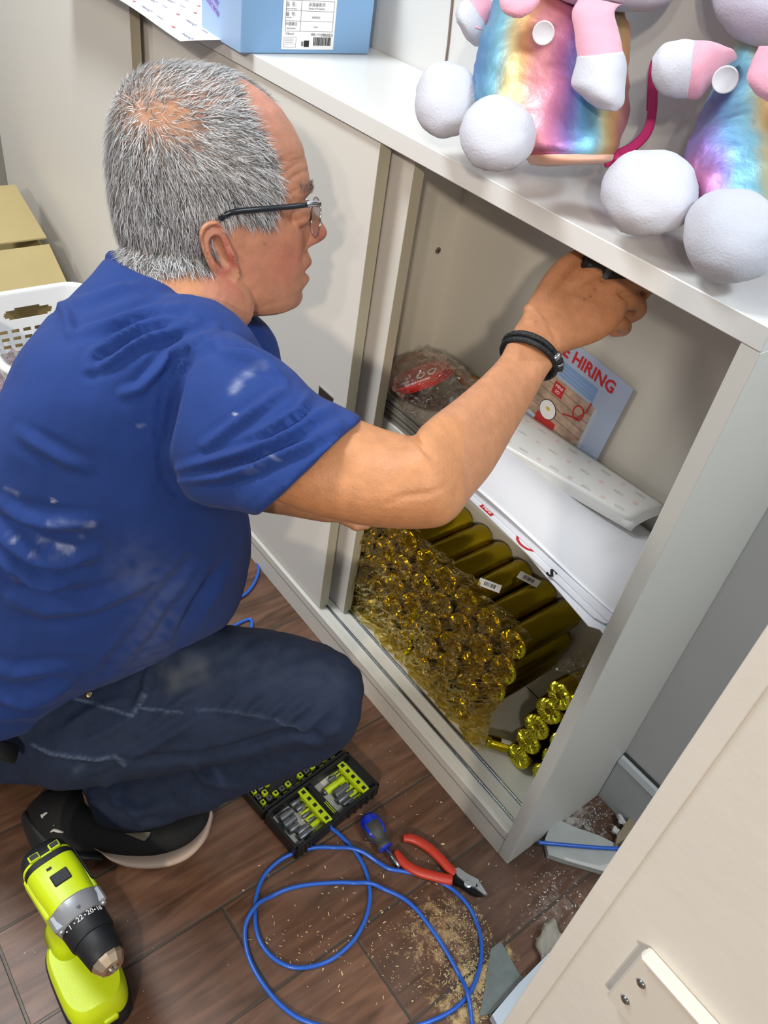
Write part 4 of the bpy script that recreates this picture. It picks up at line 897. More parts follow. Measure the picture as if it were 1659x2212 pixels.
obj('liner', K(w, kw - w, w + .004, kl * .47, .004, .0055), klbl, tray); obj('liner', K(w, kw - w, kl * .53, kl - w, .004, .0055), klbl, tray)
for k in range(5): obj('liner_print', K(kw - .030, kw - w, kl * (.555 + k * .018), kl * (.558 + k * .018), .0055, .0057), mat('print_grey'), tray)
limek = mat('rack_lime', '#c4da1a', .4)
obj('stripe', K(kw * .55, kw - w, kl * .488, kl * .494, .0241, .0245), limek, tray); obj('stripe', K(kw * .55, kw - w, kl * .505, kl * .511, .0241, .0245), limek, tray)
mb = MB()
dg2 = mat('socket_grey', '#77797c', .35, .6)
def rack(yc, x0_, x1_, bits):
    mb = MB(); K(x0_, x1_, yc - .0065, yc + .0065, .0265, .0290, .0008, mb); K(x0_ + .003, x1_ - .003, yc - .003, yc + .003, .006, .0265, 0, mb)
    for k in range(6): x = x0_ + (x1_ - x0_) * (k + .5) / 6; K(x - .0035, x + .0035, yc - .020, yc - .004, .010, .0145, .0006, mb)
    rk = obj('bit_rack', mb, limek, t)
    for k in range(5): x = x0_ + (x1_ - x0_) * (k + .5) / 5; obj('square_hole', K(x - .003, x + .003, yc - .003, yc + .003, .0290, .02925), kblk, rk)
    for (xx, y0_, y1_, r, m_) in bits:
        nm = 'bit_holder' if m_ is limek else ('socket' if r > .0045 else 'driver_bit')
        o = obj(nm, MB().lathe([(0, r * .9), (.001, r), ((y1_ - y0_) * .6, r), ((y1_ - y0_) * .62, r * .8), (y1_ - y0_, r * .8)], Mk @ V((xx, y0_, .0125)), Mk.to_3x3() @ V((0, 1, 0)), 18), m_, t); angle_smooth(o)
        if r > .0045: obj('socket_bore', MB().lathe([(-.0003, r * .65), (.0002, r * .66)], Mk @ V((xx, y0_, .0125)), Mk.to_3x3() @ V((0, 1, 0)), 6), kblk, o)
rack(kl * .86, .008, kw - .006, [(.014, kl * .70, kl * .83, .0032, dg2), (.026, kl * .60, kl * .82, .0062, limek), (.026, kl * .57, kl * .60, .0048, dg2), (.040, kl * .64, kl * .80, .0085, dg2), (.052, kl * .62, kl * .80, .0052, dg2), (.061, kl * .64, kl * .78, .0032, dg2), (.066, kl * .68, kl * .80, .0030, dg2)])
rack(kl * .395, .004, kw - .004, [(.010, kl * .26, kl * .36, .0050, dg2), (.017, kl * .10, kl * .24, .0072, dg2), (.029, kl * .08, kl * .22, .0076, dg2), (.021, kl * .27, kl * .36, .0050, dg2), (.041, kl * .09, kl * .20, .0060, dg2), (.052, kl * .14, kl * .26, .0056, dg2), (.060, kl * .12, kl * .25, .0062, dg2), (.067, kl * .05, kl * .14, .0048, dg2), (.036, kl * .27, kl * .36, .0034, dg2), (.047, kl * .29, kl * .36, .0030, dg2)])
# lid half opened flat on the other side of the hinge
lid = obj('lid', (lambda mb: (K(-kw - .003, -.003, 0, w, 0, .022, .0008, mb), K(-kw - .003, -.003, kl - w, kl, 0, .022, .0008, mb), K(-.0075, -.003, 0, kl, 0, .026, .0008, mb), K(-kw - .003, -kw + .0015, 0, kl, 0, .022, .0008, mb), K(-kw, -.006, w, kl - w, 0, .004, 0, mb), mb)[-1])(MB()), kblk, t)
for i in range(6):
    for j in range(12):
        if (i * 5 + j * 3) % 7 == 0: continue
        x = -kw + .004 + i * .0118; y = .010 + j * (kl - .02) / 12
        if i in (4, 5) or j < 3: 
            mm = limek if (i + j) % 2 == 0 else dg2
            K2 = MB(); K(x, x + .0085, y, y + .008, .004, .0145, .0006, K2); o = obj('bit_slot', K2, mm, lid)
            obj('slot_hole', K(x + .002, x + .0065, y + .002, y + .006, .0145, .0147), kblk, o)

# ------------------------------------------------------------------ debris
pla = mat('plasterboard', '#b9b9b2', .8, bump=.2, bscale=60, var=.06, vscale=40); plb = mat('plaster_core', '#d8d5cf', .9, bump=.5, bscale=200)
def c8(x, y): return (1000 + x / 2.517, 1550 + y / 2.517)
pts = [c8(*q) for q in ((470, 600), (530, 560), (620, 600), (740, 640), (840, 690), (830, 760), (760, 835), (640, 800), (540, 770), (465, 745), (448, 660))]
mb = MB().prism([ON(u, v, 'z', .0125) for u, v in pts], (0, 0, -.0115)); o = obj('plasterboard_piece', mb, pla)
tag(o, 'broken grey plasterboard piece on the floor under the blue cable', 'plasterboard piece')
mb = MB(); eb = [ON(*c8(x, y), 'z', .0126) for x, y in ((550, 755), (650, 785), (745, 806), (800, 790), (770, 835), (650, 803), (555, 775))]; mb.prism(eb, (0, 0, -.0020)); obj('torn_edge', mb, plb, o)
mb = MB().prism([ON(*c8(x, y), 'z', .02) for x, y in ((920, 525), (955, 545), (930, 600), (880, 660), (830, 690), (840, 640), (880, 580))], (0, 0, -.012)); 
tag(obj('plasterboard_piece', mb, mat('plasterboard_brown', '#9c8b72', .8, bump=.2, bscale=80)), 'small brown backed plasterboard scrap by the baseboard, partly hidden', 'plasterboard piece')
o = obj('filler_lump', MB().ball(ON(1345, 1775, 'z', .014), .008, 3, (1.8, .6, .6)).ball(ON(1333, 1795, 'z', .014), .006, 3, (1.2, .8, .6)), plb, None, True); crumple(o, .006, 90); tag(o, 'white filler lump near the baseboard by the scrap', 'filler lump')
mb = MB().prism([ON(u, v, 'z', .0022) for u, v in ((1060, 2050), (1082, 2033), (1100, 2065), (1130, 2118), (1100, 2150), (1060, 2190), (1035, 2195), (1048, 2130))], (0, 0, -.0018))
tag(obj('mortar_patch', mb, mat('mortar_grey', '#7c8480', .8, bump=.3, bscale=90, var=.12, vscale=50)), 'smooth grey green mortar patch on the floor beside the sawdust', 'mortar patch')
mb = MB().prism([ON(u, v, 'z', .020) for u, v in ((1063, 2192), (1120, 2125), (1222, 2022), (1300, 2040), (1290, 2260), (1120, 2300))], (0, 0, -.016))
o = tag(obj('board_offcut', mb, mat('board_white_cool_lit', '#d4dde6', .4)), 'white board offcut coloured with bluish light, on the floor under the near wall end', 'board')  # white board, cool light on it mixed into the base colour
o = obj('mortar_lump', MB().ball(ON(1190, 2045, 'z', .012), 1, 4, (.018, .036, .011), Matrix.Rotation(.7, 3, 'Z')), mat('mortar_wet', '#a39d8f', .7, bump=.4, bscale=150), None, True); crumple(o, .008, 60); tag(o, 'rough greyish mortar lump beside the near wall end', 'mortar lump')
# chips: nobody could count these
def flakes(name, spots, m, label, cat):
    mb = MB(); rnd = random.Random(11)
    for (u, v, ru, rv, n, s) in spots:
        for _ in range(n):
            a, r = rnd.uniform(0, 6.283), math.sqrt(rnd.random()); p = ON(u + ru * r * math.cos(a), v + rv * r * math.sin(a), 'z', .0008)
            l, wd_, an = s * rnd.uniform(.4, 1.6), s * rnd.uniform(.15, .5), rnd.uniform(0, 3.14)
            d, e = V((math.cos(an), math.sin(an), rnd.uniform(-.2, .3))) * l, V((-math.sin(an), math.cos(an), rnd.uniform(-.2, .2))) * wd_
            if p.y > -.004 and p.x < .004: continue
            mb.prism([p - d - e, p + d - e * .6, p + d * .8 + e, p - d * .7 + e * .8], (0, 0, s * .25))
    o = obj(name, mb, m); return tag(o, label, cat, kind='stuff')
flakes('sawdust', [(1010, 2080, 60, 120, 420, .0013), (960, 2000, 90, 60, 200, .0012), (1030, 2140, 45, 70, 420, .0014), (850, 1950, 330, 230, 150, .0018), (720, 2040, 150, 60, 70, .0014), (950, 1640, 160, 160, 45, .0011), (930, 2060, 120, 100, 200, .0009)], mat('sawdust_pale', '#e0c999', .8), 'pale sawdust and wood flakes scattered over the floor around the cable', 'sawdust')
flakes('plaster_dust', [(1230, 1740, 70, 60, 260, .0012), (1300, 1760, 60, 60, 160, .0014), (1190, 1960, 70, 80, 90, .0015), (1200, 1880, 110, 120, 60, .0011), (300, 2050, 250, 150, 14, .0012)], mat('plaster_white', '#d3cfc8', .9), 'white plaster crumbs scattered beside the cabinet end', 'plaster crumbs')
# ------------------------------------------------------------------ the man
SC = .000477
Oh = AT(460, 430, .84); w_ = (Oh - CAM).normalized()
e1 = (RIGHT - w_ * RIGHT.dot(w_)).normalized(); e3 = -w_; e2 = e3.cross(e1)
ya, ro = math.radians(10), math.radians(11)
HF = (e1 * math.cos(ya) - e3 * math.sin(ya)).normalized()
HU = (e2 * math.cos(ro) + e3 * math.sin(ro)); HU = (HU - HF * HU.dot(HF)).normalized(); HS = HF.cross(HU)
def HW(u, v, y):
    """point seen at (u, v) on the head's own plane at sideways distance y"""
    r = ray(u, v); k = (Oh + HS * y - CAM).dot(HS) / r.dot(HS); return CAM + r * k
def HL(x, y, z): return Oh + HF * x + HS * y + HU * z
hv = [181, 187, 203, 223, 248, 278, 313, 350, 385, 408, 425, 455, 490, 520, 550, 580, 610, 640, 658, 672]
huf = [440, 490, 536, 572, 603, 627, 648, 661, 669, 666, 659, 655, 658, 661, 664, 664, 661, 656, 649, 625]
hub = [405, 355, 322, 299, 282, 268, 258, 252, 250, 250, 250, 251, 256, 262, 275, 300, 345, 395, 440, 500]
hw = [.014, .034, .050, .061, .069, .0745, .0775, .0785, .0775, .0765, .0755, .0735, .071, .0685, .066, .063, .058, .050, .042, .026]
nv = [380, 425, 440, 454, 470, 480, 490, 499, 508, 515, 522, 529, 536, 545, 555, 564, 571, 577, 583, 591, 600, 608, 616, 623, 633, 645]
nd = [0, 0, 12, 28, 42, 49, 55, 59, 58, 52, 38, 13, 4, 9, 13, 18, 13, -2, -8, 4, 15, 12, 2, -6, -2, 0]
ns = [.012, .011, .0095, .010, .011, .012, .0125, .013, .0135, .014, .0145, .014, .012, .014, .019, .021, .021, .021, .022, .021, .020, .020, .02, .02, .02, .02]
def head(mb):
    rings = []; N_ = 150
    for v in np.arange(182, 673, 4.0):
        uf, ub, w = np.interp(v, hv, huf), np.interp(v, hv, hub), np.interp(v, hv, hw)
        xf, xb, z = (uf - 460) * SC / math.cos(ya), (ub - 460) * SC, (430 - v) * SC / math.cos(ro); xm = xb + (xf - xb) * .44
        ndx, nsx = np.interp(v, nv, nd) * SC, np.interp(v, nv, ns); r = []
        for k in range(N_):
            t = 2 * math.pi * k / N_; c, s = math.cos(t), math.sin(t)
            y = w * math.copysign(abs(s) ** .88, s) * (1 - (.13 if v > 330 else .04) * max(c, 0) ** 2)
            cx = math.copysign(abs(c) ** (.90), c)
            x = xm + ((xf - xm) if c > 0 else (xm - xb)) * cx
            if c > 0:
                x += ndx * math.exp(-(y / nsx) ** 2)
                for (yy, vv, dy_, dv, amp) in ((.031, 448, .013, 20, -.0105), (.030, 404, .016, 10, .0030), (.012, 412, .01, 9, .002), (.045, 498, .018, 26, .0028), (.016, 514, .005, 9, .0055), (.027, 560, .006, 26, -.0022), (.038, 560, .012, 34, .0026), (.0, 648, .014, 14, .003)):
                    x += amp * math.exp(-((abs(y) - yy) / dy_) ** 2 - ((v - vv) / dv) ** 2)
                for vv in (338, 352, 366, 379): x -= .0012 * math.exp(-((v - vv - 70 * (abs(y) - .03)) / 3.6) ** 2) * (1 if abs(y) < .052 else .2)
            r.append(HL(x, y, z))
        rings.append(r)
    mb.loft(rings)
def ear(mb, side):
    out = [(458, 473), (472, 478), (481, 490), (491, 515), (499, 535), (507, 560), (517, 585), (520, 600), (515, 612), (500, 616), (484, 611), (466, 598), (455, 583), (446, 566), (437, 545), (431, 525), (427, 505), (429, 490), (440, 478)]
    cu, cv = 470, 540; C0 = HW(cu, cv, .078)
    loc = []
    for u, v in out:
        p = HW(u, v, .078) - C0; loc.append((p.dot(HF), p.dot(HU)))
    P_ = spline([V((a, b, 0)) for a, b in loc] + [V((loc[0][0], loc[0][1], 0))], 4)[:-1]
    b0 = C0 - Oh; x0_, z0_ = b0.dot(HF), b0.dot(HU); n = len(P_)
    rads = [1.0, 1.02, .99, .90, .80, .70, .58, .45, .30, .12]; hts = [-.003, .002, .0055, .0045, -.0012, -.0006, .0034, -.005, -.0090, -.0105]
    def pt(q, r, h):
        x, z = q.x * r, q.y * r; low = max(0, min(1, (-z - .012) / .012)); front = max(0, min(1, (q.x * r + .002) / .012))
        hh = h * (1 - low * .8) + low * .001 * (1 - r) + (0.0); hh = hh * (1 - .35 * front)
        flare = .0095 - .36 * (x + .002) - .002 * low
        tr = .007 * math.exp(-((x - .016) / .004) ** 2 - ((z + .004) / .006) ** 2)
        return HL(x0_ + x, side * (.0738 + max(flare, .0032) + hh + tr), z0_ + z)
    rings = [[HL(x0_ + q.x * .55 + .004, side * .058, z0_ + q.y * .55) for q in P_], [HL(x0_ + q.x * .7 + .003, side * .066, z0_ + q.y * .7) for q in P_], [pt(q, .93, -.007) for q in P_]]
    rings += [[pt(q, r, h) for q in P_] for r, h in zip(rads, hts)]
    mb.loft(rings)
def chain(mb, pts, rs, n=12):
    """finger or limb as a rounded tapering chain through (u, v, distance) points"""
    P_ = spline([AT(*p) for p in pts], 5); R_ = np.interp(np.linspace(0, len(pts) - 1, len(P_)), range(len(pts)), rs)
    mb.tube(P_, list(map(float, R_)), n); mb.ball(P_[0], float(R_[0]) * .99, 2); mb.ball(P_[-1], float(R_[-1]) * .99, 2)
mb = MB()
head(mb); ear(mb, 1); ear(mb, -1)
for s_ in (1, -1): mb.ball(HL((634 - 460) * SC, s_ * .031, (430 - 450) * SC), .0126, 3)
# neck
vloft(mb, [(310, 450, 500, 540, .84, .09), (288, 505, 545, 640, .84, .098), (262, 550, 540, 692, .838, .110), (250, 590, 510, 722, .835, .125), (235, 640, 505, 760, .83, .15), (210, 720, 490, 830, .83, .20)], 40, 3)
mHead = fuse(mb, .0019, 2, .5)
# trunk and legs under the clothes
mb = MB()
vloft(mb, [(250, 590, 510, 722, .835, .10), (235, 640, 505, 760, .83, .13), (210, 720, 490, 830, .83, .18)], 30, 3)
vloft(mb, [(210, 710, 450, 790, .84, .20), (160, 830, 470, 930, .85, .26), (100, 980, 470, 1050, .87, .26), (30, 1200, 450, 1240, .93, .23), (10, 1370, 360, 1370, 1.02, .22), (-40, 1500, 170, 1560, 1.09, .2)], 28, 3)
vloft(mb, [(60, 1480, 60, 1640, 1.09, .12), (300, 1435, 300, 1630, 1.04, .14), (560, 1400, 570, 1580, 1.0, .11), (720, 1430, 710, 1570, .99, .10)], 20, 2)
vloft(mb, [(730, 1450, 700, 1570, .99, .09), (600, 1500, 600, 1640, 1.05, .09), (400, 1580, 420, 1720, 1.12, .08), (210, 1670, 230, 1765, 1.17, .065), (175, 1700, 190, 1770, 1.175, .06)], 20, 3)
vloft(mb, [(140, 1700, 175, 1790, 1.185, .05), (260, 1740, 265, 1800, 1.195, .06), (380, 1760, 385, 1810, 1.2, .06)], 20, 2)
chain(mb, [(100, 1480, 1.2), (350, 1440, 1.33), (520, 1430, 1.43)], [.07, .065, .05]); chain(mb, [(520, 1440, 1.43), (380, 1500, 1.40), (260, 1560, 1.36)], [.048, .045, .035])
mBody = mb
# right arm
mb = MB()
vloft(mb, [(420, 800, 440, 1000, .77, .10), (560, 830, 520, 1040, .745, .10), (690, 870, 570, 1070, .72, .095), (785, 910, 600, 1083, .70, .090), (840, 930, 665, 1108, .695, .088), (882, 941, 745, 1128, .69, .088), (890, 941, 815, 1139, .686, .088), (897, 940, 890, 1143, .683, .086), (901, 936, 950, 1138, .681, .085), (906, 926, 986, 1116, .685, .084), (935, 900, 1016, 1076, .70, .083), (985, 862, 1062, 1020, .73, .078), (1040, 815, 1108, 940, .765, .070), (1078, 775, 1145, 876, .79, .060), (1094, 745, 1180, 812, .81, .052), (1110, 712, 1203, 780, .825, .046), (1128, 682, 1215, 762, .84, .044), (1143, 652, 1235, 752, .848, .045)], 32, 5, 2.15)
vloft(mb, [(1128, 682, 1215, 762, .84, .044), (1140, 652, 1262, 748, .850, .042), (1160, 622, 1300, 733, .858, .038), (1180, 592, 1332, 708, .864, .034), (1200, 572, 1350, 680, .868, .032), (1240, 562, 1356, 655, .872, .030)], 28, 4, 2.6)
mb.ball(AT(1146, 672, .842), .0085, 2)
for pts, rs in ((((1215, 640, .858), (1275, 592, .862), (1332, 566, .873), (1362, 562, .893), (1348, 588, .908)), (.010, .0105, .0092, .0085, .0075)),
                (((1240, 668, .862), (1312, 624, .867), (1374, 610, .879), (1398, 618, .900), (1376, 648, .915)), (.010, .0108, .0095, .0088, .0078)),
                (((1250, 692, .865), (1330, 658, .874), (1372, 652, .889), (1380, 672, .910), (1352, 690, .920)), (.010, .0104, .009, .0084, .0074)),
                (((1250, 715, .865), (1312, 700, .878), (1345, 700, .892), (1348, 712, .910), (1325, 716, .920)), (.0095, .0094, .008, .0072, .0065)),
                (((1165, 660, .852), (1200, 600, .858), (1240, 563, .868), (1285, 552, .885), (1318, 566, .900)), (.012, .0115, .0105, .0098, .0085))):
    chain(mb, pts, rs)
mArm = fuse(mb, .0019, 2, .5); mb = mBody
mb.ball(AT(430, 870, .78), .06, 3)
# left arm, mostly hidden behind the trunk, hand resting at the opening
chain(mb, [(430, 800, .98), (480, 930, 1.05), (540, 1030, 1.10), (640, 1065, 1.135), (720, 1090, 1.16)], [.055, .048, .04, .034, .027], 16)
vloft(mb, [(705, 1065, 705, 1115, 1.155, .04), (740, 1065, 735, 1125, 1.165, .03), (765, 1070, 755, 1132, 1.17, .028)], 16, 3)
for a, b, c_ in (((745, 1080, 1.17), (785, 1092, 1.172), (812, 1112, 1.168)), ((745, 1095, 1.17), (782, 1108, 1.17), (806, 1126, 1.165)), ((742, 1108, 1.168), (772, 1120, 1.165), (792, 1135, 1.158)), ((740, 1120, 1.165), (758, 1128, 1.16), (772, 1139, 1.155))): chain(mb, [a, b, c_], [.0095, .009, .0075], 10)
chain(mb, [(720, 1075, 1.155), (745, 1062, 1.15), (770, 1068, 1.15)], [.011, .010, .008], 10)
mRest = fuse(mb, .0042, 2, .5)
bj = bmesh.new()
for q_ in (mHead, mArm, mRest): bj.from_mesh(q_); bpy.data.meshes.remove(q_)
me = bpy.data.meshes.new('person'); bj.to_mesh(me); bj.free()
co = coords(me); no = normals(me)
d0 = co - np.array(Oh); lx, ly, lz = d0 @ np.array(HF), d0 @ np.array(HS), d0 @ np.array(HU)
lu, lv = 460 + lx / SC, 430 - lz / SC; isH = (lz > -.135) & (lu > 225) & (lu < 730) & (np.abs(ly) < .115)
U_, V_, D_ = PJN(co); toc = (no @ np.array(-FWD)) > .05
# creases on the near side
for pts, amp, wd in (([(664, 527), (658, 548), (650, 566), (652, 585)], -.0016, 5), ([(640, 428), (628, 440), (622, 452)], -.0008, 4), ([(655, 470), (640, 478), (625, 478)], -.0010, 5),
                     ([(600, 395), (618, 372), (640, 356), (660, 350)], -.0016, 4), ([(620, 400), (634, 382), (655, 370), (668, 366)], -.0016, 4), ([(585, 362), (605, 345), (630, 335), (652, 330)], -.0012, 4), ([(650, 402), (640, 412), (622, 418)], -.001, 4),
                     ([(535, 500), (528, 540), (533, 580)], -.0010, 5), ([(480, 640), (520, 668), (560, 690)], -.0018, 8), ([(500, 720), (470, 690), (430, 650)], -.0012, 8), ([(590, 655), (560, 668), (535, 660)], -.0010, 7),
                     ([(882, 940), (905, 955), (935, 990)], -.0035, 7), ([(1170, 665), (1200, 668), (1225, 690)], -.0008, 4), ([(1180, 690), (1195, 720), (1205, 745)], -.0012, 6), ([(1225, 640), (1265, 650), (1300, 668)], .0010, 8), ([(1215, 615), (1260, 605), (1290, 600)], .0010, 8),
                     ([(840, 1085), (880, 1070), (930, 1065), (960, 1050)], -.0012, 9)):
    d, pos, _ = seg_dist(U_, V_, pts); g = amp * np.exp(-(d / wd) ** 2) * np.sin(np.clip(pos, .08, .92) * math.pi) ** .5 * toc
    co += no * g[:, None]
setco(me, co)
# skin colour
base = np.array(lin('#c08763')[:3]); rgb = np.tile(base, (len(co), 1))
def mixc(mask, hexc):
    global rgb
    c = np.array(lin(hexc)[:3]); mask = np.clip(mask, 0, 1)[:, None]; rgb = rgb * (1 - mask) + c * mask
def gb(u, v, ru, rv, src=None): return np.exp(-(((lu if src is None else U_) - u) / ru) ** 2 - (((lv if src is None else V_) - v) / rv) ** 2)
hd = isH.astype(float)
mixc(hd * (lz > -.11) * (lx > -.03) * .4, '#bd8270')
mixc(hd * gb(600, 540, 70, 60) * .45, '#b9604f'); mixc(hd * gb(692, 505, 22, 22) * .7, '#b8604f'); mixc(hd * gb(475, 520, 50, 70) * (np.abs(ly) > .078) * .85, '#c0695a')
mixc(hd * gb(560, 235, 60, 60) * .5, '#cd8f80'); mixc(hd * gb(672, 578, 16, 15) * (np.abs(ly) < .026) * .9, '#9c4f48'); mixc(hd * gb(640, 600, 40, 60) * .25, '#a07663')
nzv = np.array([noise.noise(V(p) * 55) for p in co[::1]])
rgb *= (1 + .07 * nzv)[:, None]
arm_m = ((U_ > 590) & (U_ < 1000) & (V_ > 900) & (D_ < .8)).astype(float); mixc(arm_m * .5, '#c98a58')
mixc(((U_ > 1120) & (V_ < 780)).astype(float) * .55, '#a8714d')  # hand darkened: shade under the worktop put into the skin colour
hairpoly = [(500, 214), (515, 262), (543, 305), (568, 355), (576, 392), (562, 424), (553, 450), (535, 458), (512, 442), (480, 437), (440, 450), (425, 480), (432, 520), (435, 545), (420, 552), (350, 566), (290, 560), (235, 545), (225, 470), (225, 330), (262, 250), (325, 195), (430, 160), (500, 160)]
earpoly = [(430, 470), (440, 448), (460, 438), (482, 455), (500, 520), (522, 560), (518, 592), (495, 592), (465, 575), (436, 530)]
hm = isH & inpoly(lu, lv, hairpoly) & ~(inpoly(lu, lv, earpoly) & (np.abs(ly) > .052)) & (np.abs(ly) < .0785)
fore = isH & (ly < .004) & (ly > -.055) & (lu > 480) & (lu < 592) & (lv < 252) & (lv < 165 + (lu - 480) * .62 + 12 + np.clip(-ly, 0, .05) * 900)
crown = np.exp(-((lu - 360) / 90) ** 2 - ((lv - 252) / 62) ** 2)
mixc((hm | fore) * (1 - .75 * crown) * .8, '#8b7a72')
for (mu, mv) in ((516, 249), (522, 257), (571, 526), (462, 600), (1262, 648), (1275, 640), (1158, 695), (1285, 625)): mixc(np.exp(-((U_ - mu) ** 2 + (V_ - mv) ** 2) / 7) * .8 * toc, '#6b4434')
setcol(me, rgb)
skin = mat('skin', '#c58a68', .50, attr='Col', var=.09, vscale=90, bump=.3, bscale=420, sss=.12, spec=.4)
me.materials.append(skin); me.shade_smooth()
man = tag(link('person', me), 'crouching grey haired person in blue T-shirt and jeans reaching into the open cabinet', 'person')

# hair: fine grey strands combed away from the crown
def strands(name, roots, nrm, dirs, lens, width, cols, lift, seed=5, curl=.25):
    rng = np.random.default_rng(seed); n = len(roots); K_ = 5; ts = np.linspace(0, 1, K_)
    rd = rng.normal(size=(n, 3)) * curl; dirs = dirs + rd * .8; dirs -= nrm * (dirs * nrm).sum(1)[:, None]; dirs /= np.linalg.norm(dirs, axis=1)[:, None] + 1e-9
    P_ = []
    for t in ts:
        P_.append(roots + dirs * (lens * t)[:, None] + nrm * (lens * lift * (t - .55 * t * t))[:, None] + rd * (lens * t * t * .18)[:, None])
    sidev = np.cross(dirs, nrm); vv = []
    for i, t in enumerate(ts):
        w = width * (1 - t) ** .6 * (1 if i else .8)
        vv.append(P_[i] - sidev * w / 2); vv.append(P_[i] + sidev * w / 2)
    A = np.stack(vv, 1).reshape(-1, 3); m_ = 2 * K_
    fb = np.array([[2 * i, 2 * i + 1, 2 * i + 3, 2 * i + 2] for i in range(K_ - 1)]); F = (fb[None] + (np.arange(n) * m_)[:, None, None]).reshape(-1, 4)
    me = bpy.data.meshes.new(name); me.vertices.add(len(A)); me.vertices.foreach_set('co', A.ravel()); me.loops.add(F.size); me.loops.foreach_set('vertex_index', F.ravel().astype(np.int32))
    me.polygons.add(len(F)); me.polygons.foreach_set('loop_start', np.arange(0, F.size, 4, dtype=np.int32)); me.update(calc_edges=True)
    setcol(me, np.repeat(cols, m_, axis=0)); me.shade_smooth(); return me
tri_c = np.array([p.center[:] for p in me.polygons]); tri_n = np.array([p.normal[:] for p in me.polygons])
dd_ = tri_c - np.array(Oh); fx_, fy_, fz_ = dd_ @ np.array(HF), dd_ @ np.array(HS), dd_ @ np.array(HU); fu, fv = 460 + fx_ / SC, 430 - fz_ / SC
okh = (fz_ > -.14) & (np.abs(fy_) < .084) & (fu > 215) & (fu < 700)
okh &= ~(inpoly(fu, fv, earpoly) & (np.abs(fy_) > .052)) & (np.abs(fy_) < .080)
inh = okh & inpoly(fu, fv, hairpoly); infr = okh & (fy_ < .004) & (fy_ > -.055) & (fu > 480) & (fu < 592) & (fv < 196 + (fu - 480) * .62 + np.clip(-fy_, 0, .05) * 900)
rng = np.random.default_rng(3)
cr_ = np.exp(-((fu - 350) / 78) ** 2 - ((fv - 258) / 56) ** 2)
# soften the hairline
top_thin = np.exp(-((fu - 440) / 90) ** 2 - ((fv - 205) / 30) ** 2)
pr = inh * (1 - .85 * cr_) * (1 - .55 * top_thin) + infr * .9
idx = np.nonzero(pr > 0)[0]; p_ = pr[idx] / pr[idx].sum(); pick = rng.choice(idx, 26000, p=p_)
roots = tri_c[pick] + rng.normal(size=(26000, 3)) * .0010; nr = tri_n[pick]; pu, pv, py = fu[pick], fv[pick], fy_[pick]
HFn, HUn, HSn = np.array(HF), np.array(HU), np.array(HS)
rx, rz = (pu - 325), -(pv - 262); rl = np.hypot(rx, rz) + 20
sdx = rx / rl; sdz = rz / rl
fr_ = infr[pick] | ((pu > 400) & (pv < 240))
low = np.clip((pv - 330) / 120, 0, 1); sdx = sdx * (1 - low) + low * (.12 + .35 * (pu > 470)); sdz = sdz * (1 - low) - low
sdx = np.where(fr_, .75, sdx); sdz = np.where(fr_, .25, sdz); lat = np.where(fr_, -.25, np.sign(py) * .25 * (1 - low))
dirs = HFn * sdx[:, None] + HUn * sdz[:, None] + HSn * lat[:, None]
lens = rng.uniform(.010, .019, 26000) * (1 - .35 * np.clip((pv - 500) / 60, 0, 1)) * (1 - .4 * cr_[pick]) * np.where(fr_, .85, 1)
g = rng.random(26000); lum = np.where(g < .45, rng.uniform(.46, .76, 26000), np.where(g < .78, rng.uniform(.2, .42, 26000), rng.uniform(.05, .13, 26000)))
cols = np.stack([lum * .98, lum * .97, lum * .98], 1)
hm_ = bpy.data.materials.new('grey_hair'); hm_.use_nodes = True; hb = hm_.node_tree.nodes['Principled BSDF']; ha = hm_.node_tree.nodes.new('ShaderNodeAttribute'); ha.attribute_name = 'Col'
hm_.node_tree.links.new(ha.outputs['Color'], hb.inputs['Base Color']); hb.inputs['Roughness'].default_value = .45; hb.inputs['Specular IOR Level'].default_value = .4
hme = strands('hair', roots, nr, dirs, lens, .00065, cols, .55 ); hme.materials.append(hm_); link('hair', hme, man)
bm_ = okh & (np.abs(fy_) > .012) & (np.abs(fy_) < .046) & (fv > 386) & (fv < 408) & (fu > 600)
idx = np.nonzero(bm_)[0]
if len(idx):
    pick = rng.choice(idx, 420); lum = rng.uniform(.06, .42, 420); dirs = np.tile(HFn * .5 + HUn * .5, (420, 1)) + HSn[None] * (np.sign(fy_[pick]) * .8)[:, None]
    eme = strands('eyebrow', tri_c[pick], tri_n[pick], dirs, rng.uniform(.005, .010, 420), .0004, np.stack([lum, lum * .93, lum * .88], 1), .8, 9); eme.materials.append(hm_); link('eyebrow', eme, man)
for s_ in (1, -1):
    c0 = HL((634 - 460) * SC, s_ * .031, (430 - 450) * SC) + HF * .0014 - HU * .0010
    e_ = obj('eyeball', MB().ball(c0, .0108, 3), mat('eye_white', '#d8cfc8', .2), man, True)
    obj('iris', MB().lathe([(0, .0058), (.0008, .0052), (.0012, .002)], c0 + HF * .0101, HF, 20), mat('iris_brown', '#3a2a20', .2), e_)

